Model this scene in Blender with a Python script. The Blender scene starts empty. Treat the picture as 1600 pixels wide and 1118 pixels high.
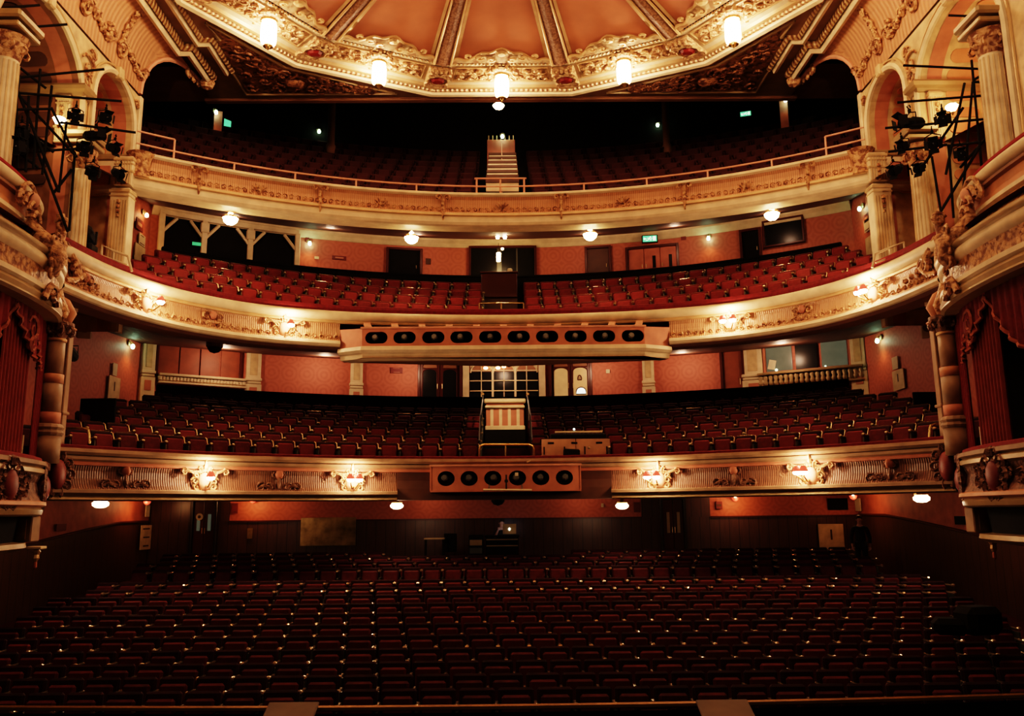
import bpy, math, random
from mathutils import Vector, Matrix
rnd = random.Random(7)
PI = math.pi
S = bpy.context.scene
COL = S.collection
V = Vector

# ------------------------------------------------------------------ camera
CZ = 3.3
FPX = 1300.0
TILT, YAW, ROLL = math.radians(10.5), math.radians(-.57), math.radians(.55)
cam = bpy.data.cameras.new('camera'); cam.sensor_width = 36; cam.lens = FPX/1600*36; cam.clip_end = 200
CAM = bpy.data.objects.new('camera', cam); COL.objects.link(CAM)
RM = Matrix.Rotation(YAW, 3, 'Z') @ Matrix.Rotation(PI/2+TILT, 3, 'X') @ Matrix.Rotation(-ROLL, 3, 'Z')
CAM.matrix_world = Matrix.Translation((0, 0, CZ)) @ RM.to_4x4()
S.camera = CAM

def proj(p):
    v = RM.transposed() @ (V(p)-V((0, 0, CZ)))
    return (800+FPX*v.x/-v.z, 559-FPX*v.y/-v.z)
def ray(px, py):
    return RM @ V(((px-800)/FPX, -(py-559)/FPX, -1))
def at(px, py, Y):            # the point at depth Y that the photograph shows at a pixel
    d = ray(px, py); return d*(Y/d.y)+V((0, 0, CZ))
def atX(px, py, X):
    d = ray(px, py); return d*(X/d.x)+V((0, 0, CZ))
def atZ(px, py, Z):
    d = ray(px, py); return d*((Z-CZ)/d.z)+V((0, 0, CZ))

# ------------------------------------------------------------------ materials
MATS = {}
def nodes(name):
    m = bpy.data.materials.new(name); m.use_nodes = True
    nt = m.node_tree; b = nt.nodes['Principled BSDF']
    return m, nt, b
def N(nt, t, **kw):
    n = nt.nodes.new(t)
    for k, v in kw.items():
        if k in n.inputs: n.inputs[k].default_value = v
        else: setattr(n, k, v)
    return n
def ramp(nt, fac, stops):
    r = N(nt, 'ShaderNodeValToRGB'); el = r.color_ramp.elements
    while len(el) < len(stops): el.new(.5)
    for e, (p, c) in zip(el, stops): e.position = p; e.color = (*c, 1)
    nt.links.new(fac, r.inputs[0]); return r.outputs[0]
def dk(c, k): return tuple(min(1, x*k) for x in c)
def math_(nt, op, a, b=None):
    n = N(nt, 'ShaderNodeMath', operation=op)
    for i, x in enumerate((a, b)):
        if x is None: continue
        if isinstance(x, (int, float)): n.inputs[i].default_value = x
        else: nt.links.new(x, n.inputs[i])
    return n.outputs[0]
def mat(name, c, rough=.6, metal=0., emit=0., ecol=None, pat=None, sc=1., bump=.4, c2=None, var=.16, spec=.35):
    m, nt, b = nodes(name); L = nt.links.new
    b.inputs['Roughness'].default_value = rough; b.inputs['Metallic'].default_value = metal
    b.inputs['Specular IOR Level'].default_value = spec
    tc = N(nt, 'ShaderNodeTexCoord')
    c2 = c2 or dk(c, .45)
    h = None
    if pat is None or emit:
        no = N(nt, 'ShaderNodeTexNoise', Scale=3.1*sc, Detail=4.0); L(tc.outputs['Object'], no.inputs['Vector'])
        colr = ramp(nt, no.outputs['Fac'], [(.3, dk(c, 1-var)), (.7, dk(c, 1+var))])
    elif pat == 'flute':       # vertical reeds along the run of a front, grooves shaded in the colour
        sx = N(nt, 'ShaderNodeSeparateXYZ'); L(tc.outputs['UV'], sx.inputs[0])
        w = math_(nt, 'SINE', math_(nt, 'MULTIPLY', sx.outputs[0], 2*PI*sc))
        h = math_(nt, 'ADD', math_(nt, 'MULTIPLY', w, .5), .5)
        no = N(nt, 'ShaderNodeTexNoise', Scale=2.2, Detail=3.0); L(tc.outputs['Object'], no.inputs['Vector'])
        mix = math_(nt, 'ADD', math_(nt, 'MULTIPLY', h, .55), math_(nt, 'MULTIPLY', no.outputs['Fac'], .6))
        colr = ramp(nt, mix, [(.15, c2), (.6, c), (.95, dk(c, 1.18))])
    elif pat == 'relief':      # cast plaster foliage, shade of the recesses put into the colour
        no = N(nt, 'ShaderNodeTexNoise', Scale=5.*sc, Detail=5.0, Distortion=1.6); L(tc.outputs['Object'], no.inputs['Vector'])
        vo = N(nt, 'ShaderNodeTexVoronoi', Scale=7.*sc); L(no.outputs['Color'], vo.inputs['Vector'])
        v2 = N(nt, 'ShaderNodeTexVoronoi', Scale=6.*sc, feature='SMOOTH_F1'); L(tc.outputs['Object'], v2.inputs['Vector'])
        h = math_(nt, 'ADD', math_(nt, 'MULTIPLY', no.outputs['Fac'], 1.), math_(nt, 'MULTIPLY', v2.outputs['Distance'], -.8))
        colr = ramp(nt, h, [(.0, c2), (.22, c), (.55, dk(c, 1.2))])
    elif pat == 'bead':  # gaps between beads shaded darker in the colour
        sx = N(nt, 'ShaderNodeSeparateXYZ'); L(tc.outputs['UV'], sx.inputs[0])
        w = math_(nt, 'SINE', math_(nt, 'MULTIPLY', sx.outputs[0], 2*PI*sc))
        h = math_(nt, 'ADD', math_(nt, 'MULTIPLY', w, .5), .5)
        colr = ramp(nt, h, [(.1, c2), (.6, c)])
    elif pat == 'damask':      # wallpaper with rows of roundels
        mp = N(nt, 'ShaderNodeMapping'); L(tc.outputs['UV'], mp.inputs[0]); mp.inputs['Scale'].default_value = (sc, sc, 0)
        vo = N(nt, 'ShaderNodeTexVoronoi', Scale=1., Randomness=0.); vo.voronoi_dimensions = '2D'; L(mp.outputs[0], vo.inputs['Vector'])
        ring = math_(nt, 'SINE', math_(nt, 'MULTIPLY', vo.outputs['Distance'], 26.))
        no = N(nt, 'ShaderNodeTexNoise', Scale=9., Detail=5.0); L(tc.outputs['UV'], no.inputs['Vector'])
        n3 = N(nt, 'ShaderNodeTexNoise', Scale=.7, Detail=2.0); L(tc.outputs['UV'], n3.inputs['Vector'])
        f = math_(nt, 'ADD', math_(nt, 'MULTIPLY', ring, .13), math_(nt, 'ADD', math_(nt, 'MULTIPLY', no.outputs['Fac'], .4), math_(nt, 'MULTIPLY', n3.outputs['Fac'], .4)))
        colr = ramp(nt, f, [(.1, c2), (.45, c), (.8, dk(c, 1.15))])
    elif pat == 'plank':
        sx = N(nt, 'ShaderNodeSeparateXYZ'); L(tc.outputs['UV'], sx.inputs[0])
        w = math_(nt, 'FRACT', math_(nt, 'MULTIPLY', sx.outputs[0], sc))
        g = math_(nt, 'GREATER_THAN', w, .06)
        mp = N(nt, 'ShaderNodeMapping'); L(tc.outputs['UV'], mp.inputs[0]); mp.inputs['Scale'].default_value = (14, 1.2, 1)
        no = N(nt, 'ShaderNodeTexNoise', Scale=1.5, Detail=4.0); L(mp.outputs[0], no.inputs['Vector'])
        f = math_(nt, 'MULTIPLY', no.outputs['Fac'], g); h = g
        colr = ramp(nt, f, [(.0, c2), (.35, dk(c, .8)), (.75, dk(c, 1.2))])
    elif pat == 'velvet':
        no = N(nt, 'ShaderNodeTexNoise', Scale=11.*sc, Detail=3.0); L(tc.outputs['Object'], no.inputs['Vector'])
        oi = N(nt, 'ShaderNodeObjectInfo')
        f = math_(nt, 'ADD', math_(nt, 'MULTIPLY', no.outputs['Fac'], .6), math_(nt, 'MULTIPLY', oi.outputs['Random'], .4))
        colr = ramp(nt, f, [(.2, c2), (.5, c), (.8, dk(c, 1.35))])
        b.inputs['Sheen Weight'].default_value = .35; b.inputs['Sheen Tint'].default_value = (*dk(c, 2.2), 1)
    L(colr, b.inputs['Base Color'])
    if h is not None and bump:
        bp = N(nt, 'ShaderNodeBump', Strength=bump, Distance=.05); L(h, bp.inputs['Height']); L(bp.outputs[0], b.inputs['Normal'])
    if emit:
        b.inputs['Emission Color'].default_value = (*(ecol or c), 1); b.inputs['Emission Strength'].default_value = emit
    MATS[name] = m
    return m

WARM = (1., .60, .36)
M = {}
M['cream'] = mat('cream_plaster', (.64, .49, .31), .5)
M['creamdark'] = mat('dark_cream_plaster', (.50, .34, .18), .55, var=.3)  # darker cream with broad mottling
M['gold'] = mat('gilded_plaster', (.60, .37, .19), .38, .2, pat='relief', sc=2.2, bump=.6, c2=(.30, .145, .075))
M['crest'] = mat('cream_and_gilt_cresting', (.52, .36, .21), .45, .1, pat='relief', sc=.9, bump=.35, c2=(.32, .17, .09))
M['goldplain'] = mat('gilt_moulding', (.58, .36, .18), .36, .3)
M['beads'] = mat('gilt_bead_moulding', (.60, .40, .20), .4, .2, pat='bead', sc=7., bump=.8, c2=(.24, .09, .04))
M['salmon'] = mat('salmon_plaster', (.48, .20, .10), .55)
M['salmonflute'] = mat('reeded_salmon_plaster', (.58, .29, .155), .5, pat='flute', sc=19., bump=.28, c2=(.38, .165, .08))
M['goldflute'] = mat('reeded_golden_plaster', (.42, .21, .11), .45, pat='flute', sc=19., bump=.3, c2=(.29, .135, .068))
M['dimflute'] = mat('shade_toned_reeded_plaster', (.17, .075, .042), .5, pat='flute', sc=20., bump=.3, c2=(.11, .044, .024))  # darkened in colour for the dimly lit lower fronts
M['dimrelief'] = mat('shade_toned_relief', (.19, .09, .05), .5, .1, pat='relief', sc=1.7, bump=.8, c2=(.09, .035, .018))  # relief plaster with the same dim light put into its colour
M['dimcream'] = mat('shade_toned_cream', (.27, .165, .095), .55, var=.25)  # cream darkened for low light on lower mouldings, boxes and columns
M['pink'] = mat('pink_painted_board', (.42, .15, .09), .6)
M['pinkpale'] = mat('pale_pink_plaster', (.55, .25, .16), .6)
M['relief'] = mat('plaster_relief', (.50, .27, .13), .45, .1, pat='relief', sc=1.7, bump=.8, c2=(.17, .06, .025))
M['darkrelief'] = mat('dark_bronze_relief', (.30, .13, .06), .4, .25, pat='relief', sc=1.3, bump=1., c2=(.07, .02, .01))
M['brown'] = mat('brown_plaster', (.20, .085, .042), .55)
M['darkbrown'] = mat('dark_brown_paint', (.07, .028, .016), .6)
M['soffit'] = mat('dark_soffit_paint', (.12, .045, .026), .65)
M['black'] = mat('black_paint', (.010, .008, .007), .8, spec=.12)
M['void'] = mat('black_and_unlit_surface', (.010, .008, .007), .9, spec=.05)  # near-black for black things, and painted darkness on unlit surfaces
M['redwall'] = mat('red_damask_wallpaper', (.46, .135, .088), .6, pat='damask', sc=1.8, c2=(.37, .100, .064))
M['redplain'] = mat('red_wall_paint', (.40, .115, .075), .6, var=.22)
M['wood'] = mat('dark_wood_panelling', (.085, .032, .018), .32, pat='plank', sc=3.2, bump=.3, c2=(.015, .006, .004), spec=.5)
M['woodred'] = mat('red_mahogany', (.16, .04, .02), .35, pat='plank', sc=2.2, bump=.2, c2=(.07, .015, .01))
M['carpet'] = mat('dark_red_carpet', (.055, .011, .010), .95, pat='velvet', sc=.6, c2=(.025, .006, .006), spec=.1)
M['velvet'] = mat('red_velvet', (.15, .012, .014), .8, pat='velvet', c2=(.08, .006, .008), spec=.2)
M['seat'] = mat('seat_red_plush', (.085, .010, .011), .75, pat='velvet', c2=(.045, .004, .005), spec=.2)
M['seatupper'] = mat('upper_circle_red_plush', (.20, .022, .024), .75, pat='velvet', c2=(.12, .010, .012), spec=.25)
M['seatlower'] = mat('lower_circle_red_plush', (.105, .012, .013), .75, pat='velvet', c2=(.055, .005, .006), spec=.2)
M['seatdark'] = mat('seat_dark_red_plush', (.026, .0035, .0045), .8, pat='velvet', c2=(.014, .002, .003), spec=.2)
M['curtain'] = mat('red_curtain', (.16, .026, .020), .8, pat='velvet', sc=.4, c2=(.09, .012, .011), spec=.15)
M['fringe'] = mat('fringe_braid', (.36, .10, .06), .7)
M['brass'] = mat('polished_brass', (.80, .52, .22), .22, .9)
M['brassdull'] = mat('worn_brass', (.42, .30, .16), .35, .7)
M['steel'] = mat('dark_grey_metal', (.10, .10, .085), .4, .6)
M['seatarm'] = mat('seat_arm_metal', (.12, .12, .09), .38, .55)
M['railpink'] = mat('painted_rail', (.62, .30, .20), .4)
M['paper'] = mat('white_paper', (.60, .52, .36), .7)
M['whitepaint'] = mat('off_white_board', (.58, .44, .26), .6, var=.25)
M['glassdark'] = mat('dark_glass', (.010, .009, .008), .25, spec=.2)
M['glowglass'] = mat('greenish_glowing_glass', (.085, .092, .070), .2, emit=.035, ecol=(.75, .85, .6), spec=.6)  # faint glow in the glass stands in for a lit room
M['gem'] = mat('red_glass_jewel', (.13, .012, .010), .35, spec=.5)
M['shade'] = mat('red_lamp_shade', (.45, .03, .02), .5, emit=.6, ecol=(1., .10, .05))
M['skin'] = mat('skin', (.55, .30, .22), .55)
M['hair'] = mat('dark_hair', (.03, .018, .012), .6)
M['cloth'] = mat('black_clothing', (.014, .012, .013), .85)
M['signred'] = mat('dark_red_plaque', (.16, .022, .02), .5)
M['dome'] = mat('dome_painted_panel', (.54, .20, .11), .6, sc=.25, var=.22)
M['rib'] = mat('dome_rib_brown', (.26, .13, .07), .45, pat='relief', sc=3., bump=.4, c2=(.15, .07, .035))
M['spandrel'] = mat('brown_ceiling_paint', (.22, .115, .06), .6)
M['cove'] = mat('fluted_cove_plaster', (.42, .20, .10), .55, pat='flute', sc=7., bump=.25, c2=(.34, .15, .075))
M['mould'] = mat('olive_gilt_moulding', (.33, .22, .11), .4, .2)
def glow(n, strength, c=WARM, base=(.9, .8, .6)):
    M[n] = mat(n, base, .5, emit=strength, ecol=c); return M[n]
glow('lantern_glow', 44., (1., .62, .38))
glow('bowl_glow', 40., (1., .64, .30))
glow('stalls_bowl_glow', 16., (1., .70, .40))
glow('sconce_glow', 75., (1., .62, .36))
glow('wall_bulb_glow', 22., (1., .55, .24))
glow('coolbulb_glow', 20., (.55, 1., .62))
glow('green_glow', .55, (.12, .85, .35), (.05, .4, .2))
glow('green_faint_glow', .25, (.1, .85, .3), (.03, .25, .1))
glow('white_glow', 1.1, (.72, 1., .70))
glow('cool_window_glow', 2.5, (.75, 1., .95))
glow('laptop_glow', 4., (.85, 1., 1.))
glow('screen_glow', 1.2, (.6, .8, 1.))

# ------------------------------------------------------------------ mesh builder
class MB:
    def __init__(s): s.v = []; s.f = []; s.uv = []
    def face(s, idx, uv=None): s.f.append(tuple(idx)); s.uv.append(uv)
    def add(s, pts): n = len(s.v); s.v += [V(p) for p in pts]; return n
    def box(s, c, d, R=None, bev=0.):
        c = V(c); x, y, z = d[0]/2, d[1]/2, d[2]/2
        if not bev:
            n = s.add([c+(R @ V(p) if R else V(p)) for p in [(-x, -y, -z), (x, -y, -z), (x, y, -z), (-x, y, -z), (-x, -y, z), (x, -y, z), (x, y, z), (-x, y, z)]])
            for q in ((0, 3, 2, 1), (4, 5, 6, 7), (0, 1, 5, 4), (1, 2, 6, 5), (2, 3, 7, 6), (3, 0, 4, 7)): s.face([n+i for i in q])
            return s
        b = bev; idx = {}; pts = []
        for sx in (-1, 1):
            for sy in (-1, 1):
                for sz in (-1, 1):
                    for a in range(3):
                        p = [sx*(x-b), sy*(y-b), sz*(z-b)]; p[a] = (sx*x, sy*y, sz*z)[a]
                        idx[(sx, sy, sz, a)] = len(pts); pts.append(V(p))
        n = s.add([c+(R @ p if R else p) for p in pts]); g = lambda *k: n+idx[k]
        for t in (-1, 1):
            s.face([g(t, -1, -1, 0), g(t, 1, -1, 0), g(t, 1, 1, 0), g(t, -1, 1, 0)])
            s.face([g(-1, t, -1, 1), g(1, t, -1, 1), g(1, t, 1, 1), g(-1, t, 1, 1)])
            s.face([g(-1, -1, t, 2), g(1, -1, t, 2), g(1, 1, t, 2), g(-1, 1, t, 2)])
            for u in (-1, 1):
                s.face([g(t, u, -1, 0), g(t, u, 1, 0), g(t, u, 1, 1), g(t, u, -1, 1)])
                s.face([g(t, -1, u, 0), g(t, 1, u, 0), g(t, 1, u, 2), g(t, -1, u, 2)])
                s.face([g(-1, t, u, 1), g(1, t, u, 1), g(1, t, u, 2), g(-1, t, u, 2)])
                for w in (-1, 1): s.face([g(t, u, w, 0), g(t, u, w, 1), g(t, u, w, 2)])
        return s
    def tube(s, pts, r, n=6, cap=True, closed=False):
        pts = [V(p) for p in pts]; k = len(pts); rs = r if isinstance(r, (list, tuple)) else [r]*k
        up = V((0, 0, 1)); rings = []; prev = None
        for i, p in enumerate(pts):
            if closed: t = pts[(i+1) % k]-pts[i-1]
            else: t = pts[min(i+1, k-1)]-pts[max(i-1, 0)]
            if t.length < 1e-9: t = V((0, 0, 1))
            t.normalize()
            a = prev if prev else (up if abs(t.dot(up)) < .95 else V((1, 0, 0)))
            a = a-t*a.dot(t)
            if a.length < 1e-6: a = t.orthogonal()
            a.normalize(); prev = a; b = t.cross(a)
            rings.append(s.add([p+(a*math.cos(2*PI*j/n)+b*math.sin(2*PI*j/n))*rs[i] for j in range(n)]))
        for i in range(k if closed else k-1):
            A, B = rings[i], rings[(i+1) % k]
            for j in range(n): s.face([A+j, A+(j+1) % n, B+(j+1) % n, B+j])
        if cap and not closed:
            s.face([rings[0]+j for j in range(n)][::-1]); s.face([rings[-1]+j for j in range(n)])
        return s
    def lathe(s, prof, c=(0, 0, 0), n=12, R=None, sx=1., sy=1.):
        c = V(c); rings = []
        for r, z in prof:
            rings.append(s.add([c+(R @ V((r*sx*math.cos(2*PI*j/n), r*sy*math.sin(2*PI*j/n), z)) if R else V((r*sx*math.cos(2*PI*j/n), r*sy*math.sin(2*PI*j/n), z))) for j in range(n)]))
        for A, B in zip(rings, rings[1:]):
            for j in range(n): s.face([A+j, A+(j+1) % n, B+(j+1) % n, B+j])
        if prof[0][0] > 1e-4: s.face([rings[0]+j for j in range(n)][::-1])
        if prof[-1][0] > 1e-4: s.face([rings[-1]+j for j in range(n)])
        return s
    def ball(s, c, r, n=8, sc=(1, 1, 1), R=None):
        m = max(3, n//2)
        pr = [(max(1e-5, math.sin(PI*i/m))*r, -math.cos(PI*i/m)*r*sc[2]) for i in range(m+1)]
        return s.lathe(pr, c, n, R, sc[0], sc[1])
    def sweep(s, path, prof, closed=False, zs=None):   # path: [(x,y)], prof: [(out,z)]; +out is towards the stage (right of travel)
        fr = frames(path, closed); rings = []; u = [0.]
        for i in range(1, len(fr)): u.append(u[-1]+(fr[i][0]-fr[i-1][0]).length)
        vv = [0.]
        for a, b in zip(prof, prof[1:]): vv.append(vv[-1]+math.hypot(b[0]-a[0], b[1]-a[1]))
        for i, (p, nrm, k) in enumerate(fr):
            dz = zs[i] if zs else 0.
            rings.append(s.add([(p.x+nrm.x*d*k, p.y+nrm.y*d*k, z+dz) for d, z in prof]))
        m = len(fr)
        for i in range(m if closed else m-1):
            A, B = rings[i], rings[(i+1) % m]; ua = u[i]; ub = u[i+1] if i+1 < m else u[i]+(fr[0][0]-fr[i][0]).length
            for j in range(len(prof)-1):
                s.face([A+j, B+j, B+j+1, A+j+1], [(ua, vv[j]), (ub, vv[j]), (ub, vv[j+1]), (ua, vv[j+1])])
        return s
    def loft(s, A, B):
        A = [V(p) for p in A]; B = [V(p) for p in B]
        a = s.add(A); b = s.add(B); u = 0.
        for i in range(len(A)-1):
            d = (A[i+1]-A[i]).length; w = (B[i]-A[i]).length
            s.face([a+i, a+i+1, b+i+1, b+i], [(u, 0), (u+d, 0), (u+d, w), (u, w)]); u += d
        return s
    def poly(s, pts, uv=None): n = s.add(pts); s.face(list(range(n, n+len(pts))), uv); return s
    def prism(s, pts, ext):    # closed outline extruded by a vector
        ext = V(ext); n = s.add(pts); k = len(pts); m = s.add([V(p)+ext for p in pts])
        s.face([n+i for i in range(k)][::-1]); s.face([m+i for i in range(k)])
        for i in range(k): s.face([n+i, n+(i+1) % k, m+(i+1) % k, m+i])
        return s
    def curl(s, o, ex, ez, r, t=.012, turns=1.25, flip=1, n=12, sides=4):   # a scroll of plaster foliage
        o = V(o); pts = []; rs = []
        for i in range(n+1):
            q = i/n; a = PI*.9-q*turns*2*PI; rr = r*(1-.78*q)
            pts.append(o+V(ex)*(math.cos(a)*rr*flip)+V(ez)*(math.sin(a)*rr)); rs.append(t*(.6+.6*math.sin(PI*min(1, q*1.2))))
        pts.append(pts[-1]); rs.append(t*1.3)
        return s.tube(pts[:-1], rs[:-1], sides)
    def build(s, name, m, parent=None, smooth=False, kind=None):
        me = bpy.data.meshes.new(name); me.from_pydata([tuple(p) for p in s.v], [], s.f)
        if any(q is not None for q in s.uv):
            lay = me.uv_layers.new(name='UVMap'); k = 0
            for q, f in zip(s.uv, s.f):
                for j in range(len(f)):
                    if q is not None: lay.data[k].uv = q[j]
                    else:
                        p = s.v[f[j]]; lay.data[k].uv = (p.x+p.y, p.z)
                    k += 1
        if smooth:
            for p in me.polygons: p.use_smooth = True
        me.materials.append(M[m] if isinstance(m, str) else m); me.update()
        o = bpy.data.objects.new(name, me); COL.objects.link(o)
        if parent is not None: o.parent = parent
        if kind: o['kind'] = kind
        return o
def frames(path, closed=False):
    P = [V((p[0], p[1], 0)) for p in path]; out = []; n = len(P)
    for i, p in enumerate(P):
        a = P[i-1] if (i > 0 or closed) else None; b = P[(i+1) % n] if (i < n-1 or closed) else None
        t1 = (p-a).normalized() if a is not None else None; t2 = (b-p).normalized() if b is not None else None
        if t1 is None: t1 = t2
        if t2 is None: t2 = t1
        n1 = V((t1.y, -t1.x, 0)); n2 = V((t2.y, -t2.x, 0)); nn = (n1+n2)
        if nn.length < 1e-6: nn = n1
        nn.normalize(); k = 1/max(.35, nn.dot(n1)); out.append((p, nn, k))
    return out
class Path:                    # plan curve with arc length look-up
    def __init__(s, pts):
        s.p = [V((a, b, 0)) for a, b in pts]; s.L = [0.]
        for a, b in zip(s.p, s.p[1:]): s.L.append(s.L[-1]+(b-a).length)
        s.len = s.L[-1]
    def at(s, q):
        q = min(max(q, 0), s.len-1e-6)
        i = max(j for j in range(len(s.L)-1) if s.L[j] <= q)
        t = (s.p[i+1]-s.p[i]).normalized(); return s.p[i]+t*(q-s.L[i]), t, V((t.y, -t.x, 0))
    def pos(s, q, d, z): p, t, n = s.at(q); return V((p.x+n.x*d, p.y+n.y*d, z))
    def find(s, px, z, d=0.):  # arc length where the front shows at pixel column px
        lo, hi = 0., s.len
        for _ in range(40):
            m = (lo+hi)/2
            if proj(s.pos(m, d, z))[0] < px: lo = m
            else: hi = m
        return (lo+hi)/2
    def sub(s, a, b, step=.4):
        k = max(2, int((b-a)/step)); return [tuple(s.at(a+(b-a)*i/k)[0][:2]) for i in range(k+1)]
def smoothpts(pts, k=6):
    out = []; P = [V((a, b, 0)) for a, b in pts]; n = len(P)
    for i in range(n-1):
        p0, p1, p2, p3 = P[max(i-1, 0)], P[i], P[i+1], P[min(i+2, n-1)]
        for j in range(k):
            t = j/k; q = .5*((2*p1)+(p2-p0)*t+(2*p0-5*p1+4*p2-p3)*t*t+(3*p1-p0-3*p2+p3)*t**3); out.append((q.x, q.y))
    out.append((P[-1].x, P[-1].y)); return out
def arc(cy, R, a, n=48): return [(R*math.sin(-a+2*a*i/n), cy+R*math.cos(-a+2*a*i/n)) for i in range(n+1)]
def arcx(cy, R, x, n=48): return arc(cy, R, math.asin(min(.999, x/R)), n)

def thing(name, label, cat, loc=(0, 0, 0), rz=0., group=None):
    o = bpy.data.objects.new(name, None); COL.objects.link(o); o.location = loc; o.rotation_euler = (0, 0, rz)
    o.empty_display_size = .1
    o['label'] = label; o['category'] = cat
    if group: o['group'] = group
    return o
def tag(o, label, cat, group=None, kind=None):
    o['label'] = label; o['category'] = cat
    if group: o['group'] = group
    if kind: o['kind'] = kind
    return o
def copy_tree(o, parent=None):
    c = o.copy(); COL.objects.link(c)
    if parent is not None: c.parent = parent
    for ch in list(o.children): copy_tree(ch, c)
    return c
def RZ(a): return Matrix.Rotation(a, 3, 'Z')
def RX(a): return Matrix.Rotation(a, 3, 'X')
def RY(a): return Matrix.Rotation(a, 3, 'Y')
SIDE = ((-1, 'left'), (1, 'right'))
ORD = ['zeroth', 'first', 'second', 'third', 'fourth', 'fifth', 'sixth', 'seventh', 'eighth', 'ninth', 'tenth', 'eleventh', 'twelfth', 'thirteenth', 'fourteenth', 'fifteenth', 'sixteenth', 'seventeenth', 'eighteenth', 'nineteenth']
TENS = {2: 'twent', 3: 'thirt', 4: 'fort', 5: 'fift', 6: 'sixt'}
def ordn(n):
    if n < 20: return ORD[n]
    return TENS[n//10]+('ieth' if n % 10 == 0 else 'y-'+ORD[n % 10])
M['armwood'] = mat('polished_armrest', (.62, .48, .32), .17, .8, spec=.8)
M['panelred'] = mat('brown_red_folding_panel', (.24, .065, .035), .5, var=.2)
M['whiteboard'] = mat('pinkish_plywood', (.48, .26, .15), .6, var=.2)
# ================================================================== THE HOUSE: floors, walls, soffits
UCh = [(0, 22.75), (2.4, 22.58), (4.6, 22.15), (6.5, 21.3), (7.75, 20.1), (8.4, 18.9), (8.78, 17.6), (8.95, 16.1)]
UC = Path(smoothpts([(-x, y) for x, y in UCh[:0:-1]]+UCh, 6))
DC = Path(arcx(11.0, 10.25, 8.8, 60))
GA = Path(arcx(6.8, 15.2, 8.95, 60))
WALLX = 10.8
BACK = arcx(9.9, 18.1, WALLX, 60)

# stalls rows: the photograph's row tops give the rake
ROWY = [10.95+.78*i for i in range(12)]
ROWPX = [1102, 1077, 1054, 1033, 1012, 991, 973, 955.5, 940.5, 927, 915.5, 904]
ROWZ = [at(787, p, y).z-.865 for p, y in zip(ROWPX, ROWY)]
REARY = [21.6, 22.45, 23.3, 24.1]; REARPX = [885, 875, 867, 860]
REARZ = [at(787, p, y).z-.865 for p, y in zip(REARPX, REARY)]
FP = [(7.5, ROWZ[0]-.12), (10.3, ROWZ[0])]+[(y, z) for y, z in zip(ROWY[1:], ROWZ[1:])]+list(zip(REARY, REARZ))+[(27.05, REARZ[-1]+.05)]
def floorz(y):
    for (a, za), (b, zb) in zip(FP, FP[1:]):
        if a <= y <= b: return za+(zb-za)*(y-a)/(b-a)
    return FP[0][1] if y < FP[0][0] else FP[-1][1]
mb = MB(); mb.loft([(-11.3, y, z) for y, z in FP], [(11.3, y, z) for y, z in FP]); mb.build('floor', 'carpet', kind='structure')

# stalls walls: dark panelling below, red above
def dadoz(y): return min(3.12, 2.45+.1*(y-18.))
for sx, nm in SIDE:
    ys = [7.5, 12, 16, 20, 23, 25, 27]
    w = MB(); w.loft([(sx*11.3, y, floorz(y)-.1) for y in ys], [(sx*11.3, y, dadoz(y)) for y in ys])
    wall = w.build('wall_'+nm, 'wood', kind='structure')
    w = MB(); w.loft([(sx*11.3, y, dadoz(y)) for y in ys], [(sx*11.3, y, 4.4) for y in ys]); w.build('wallpaper', 'redplain', wall)
    w = MB(); w.tube([(sx*11.27, y, dadoz(y)) for y in ys], .035, 6); w.build('dado_rail', 'woodred', wall)
zb = FP[-1][1]
w = MB(); w.poly([(-11.3, 27, zb-.1), (11.3, 27, zb-.1), (11.3, 27, 3.1), (-11.3, 27, 3.1)], [(0, 0), (22.6, 0), (22.6, 1.6), (0, 1.6)])
wback = w.build('wall_back', 'wood', kind='structure')
for x0, x1 in ((-8.75, 4.35), (6.55, 11.3)):
    w = MB(); w.poly([(x0, 26.98, 3.1), (x1, 26.98, 3.1), (x1, 26.98, 4.4), (x0, 26.98, 4.4)], [(x0, 0), (x1, 0), (x1, 1.3), (x0, 1.3)]); w.build('wallpaper', 'redwall', wback)
    w = MB(); w.box(((x0+x1)/2, 26.96, 3.1), (x1-x0, .06, .05)); w.build('dado_rail', 'woodred', wback)
for x0, x1 in ((-11.3, -8.75), (4.35, 6.55)):
    w = MB(); w.poly([(x0, 26.97, 3.1), (x1, 26.97, 3.1), (x1, 26.97, 4.4), (x0, 26.97, 4.4)], [(x0, 0), (x1, 0), (x1, 1.3), (x0, 1.3)]); w.build('panelling', 'wood', wback)

# ---- stepped floors of the three tiers
def stepped(cy, rows, z_of, x_max, name, m, lead=.5):
    s = MB(); prev = None
    for i, R in enumerate(rows):
        r0 = R-lead; r1 = (rows[i+1]-lead) if i+1 < len(rows) else R+1.6
        z = z_of(i); zb_ = z_of(i-1) if i else z-.5
        A = arcx(cy, r0, min(x_max, r0*.93), 40); B = arcx(cy, r1, min(x_max, r1*.93), 40)
        s.loft([(x, y, zb_) for x, y in A], [(x, y, z) for x, y in A])
        s.loft([(x, y, z) for x, y in A], [(x, y, z) for x, y in B])
    return s.build(name, m, kind='structure')
DCR = [11.0+.8*i for i in range(7)]
DCPX = [692, 680, 667.5, 656, 646, 637, 629]
DCZ = [at(787, p, 11.0+r).z-.865 for p, r in zip(DCPX, DCR)]
stepped(11.0, DCR, lambda i: DCZ[i], WALLX, 'floor.001', 'carpet')
UCR = [12.2+.8*i for i in range(5)]
UCPX = [474.5, 462, 451, 440, 430]
UCZ = [at(787, p, 11.4+r).z-.865 for p, r in zip(UCPX, UCR)]
stepped(11.4, UCR, lambda i: UCZ[i], WALLX, 'floor.002', 'carpet', .25)
GAR = [16.3+.82*i for i in range(9)]
GAPX = [295-i*8.6 for i in range(9)]
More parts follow.
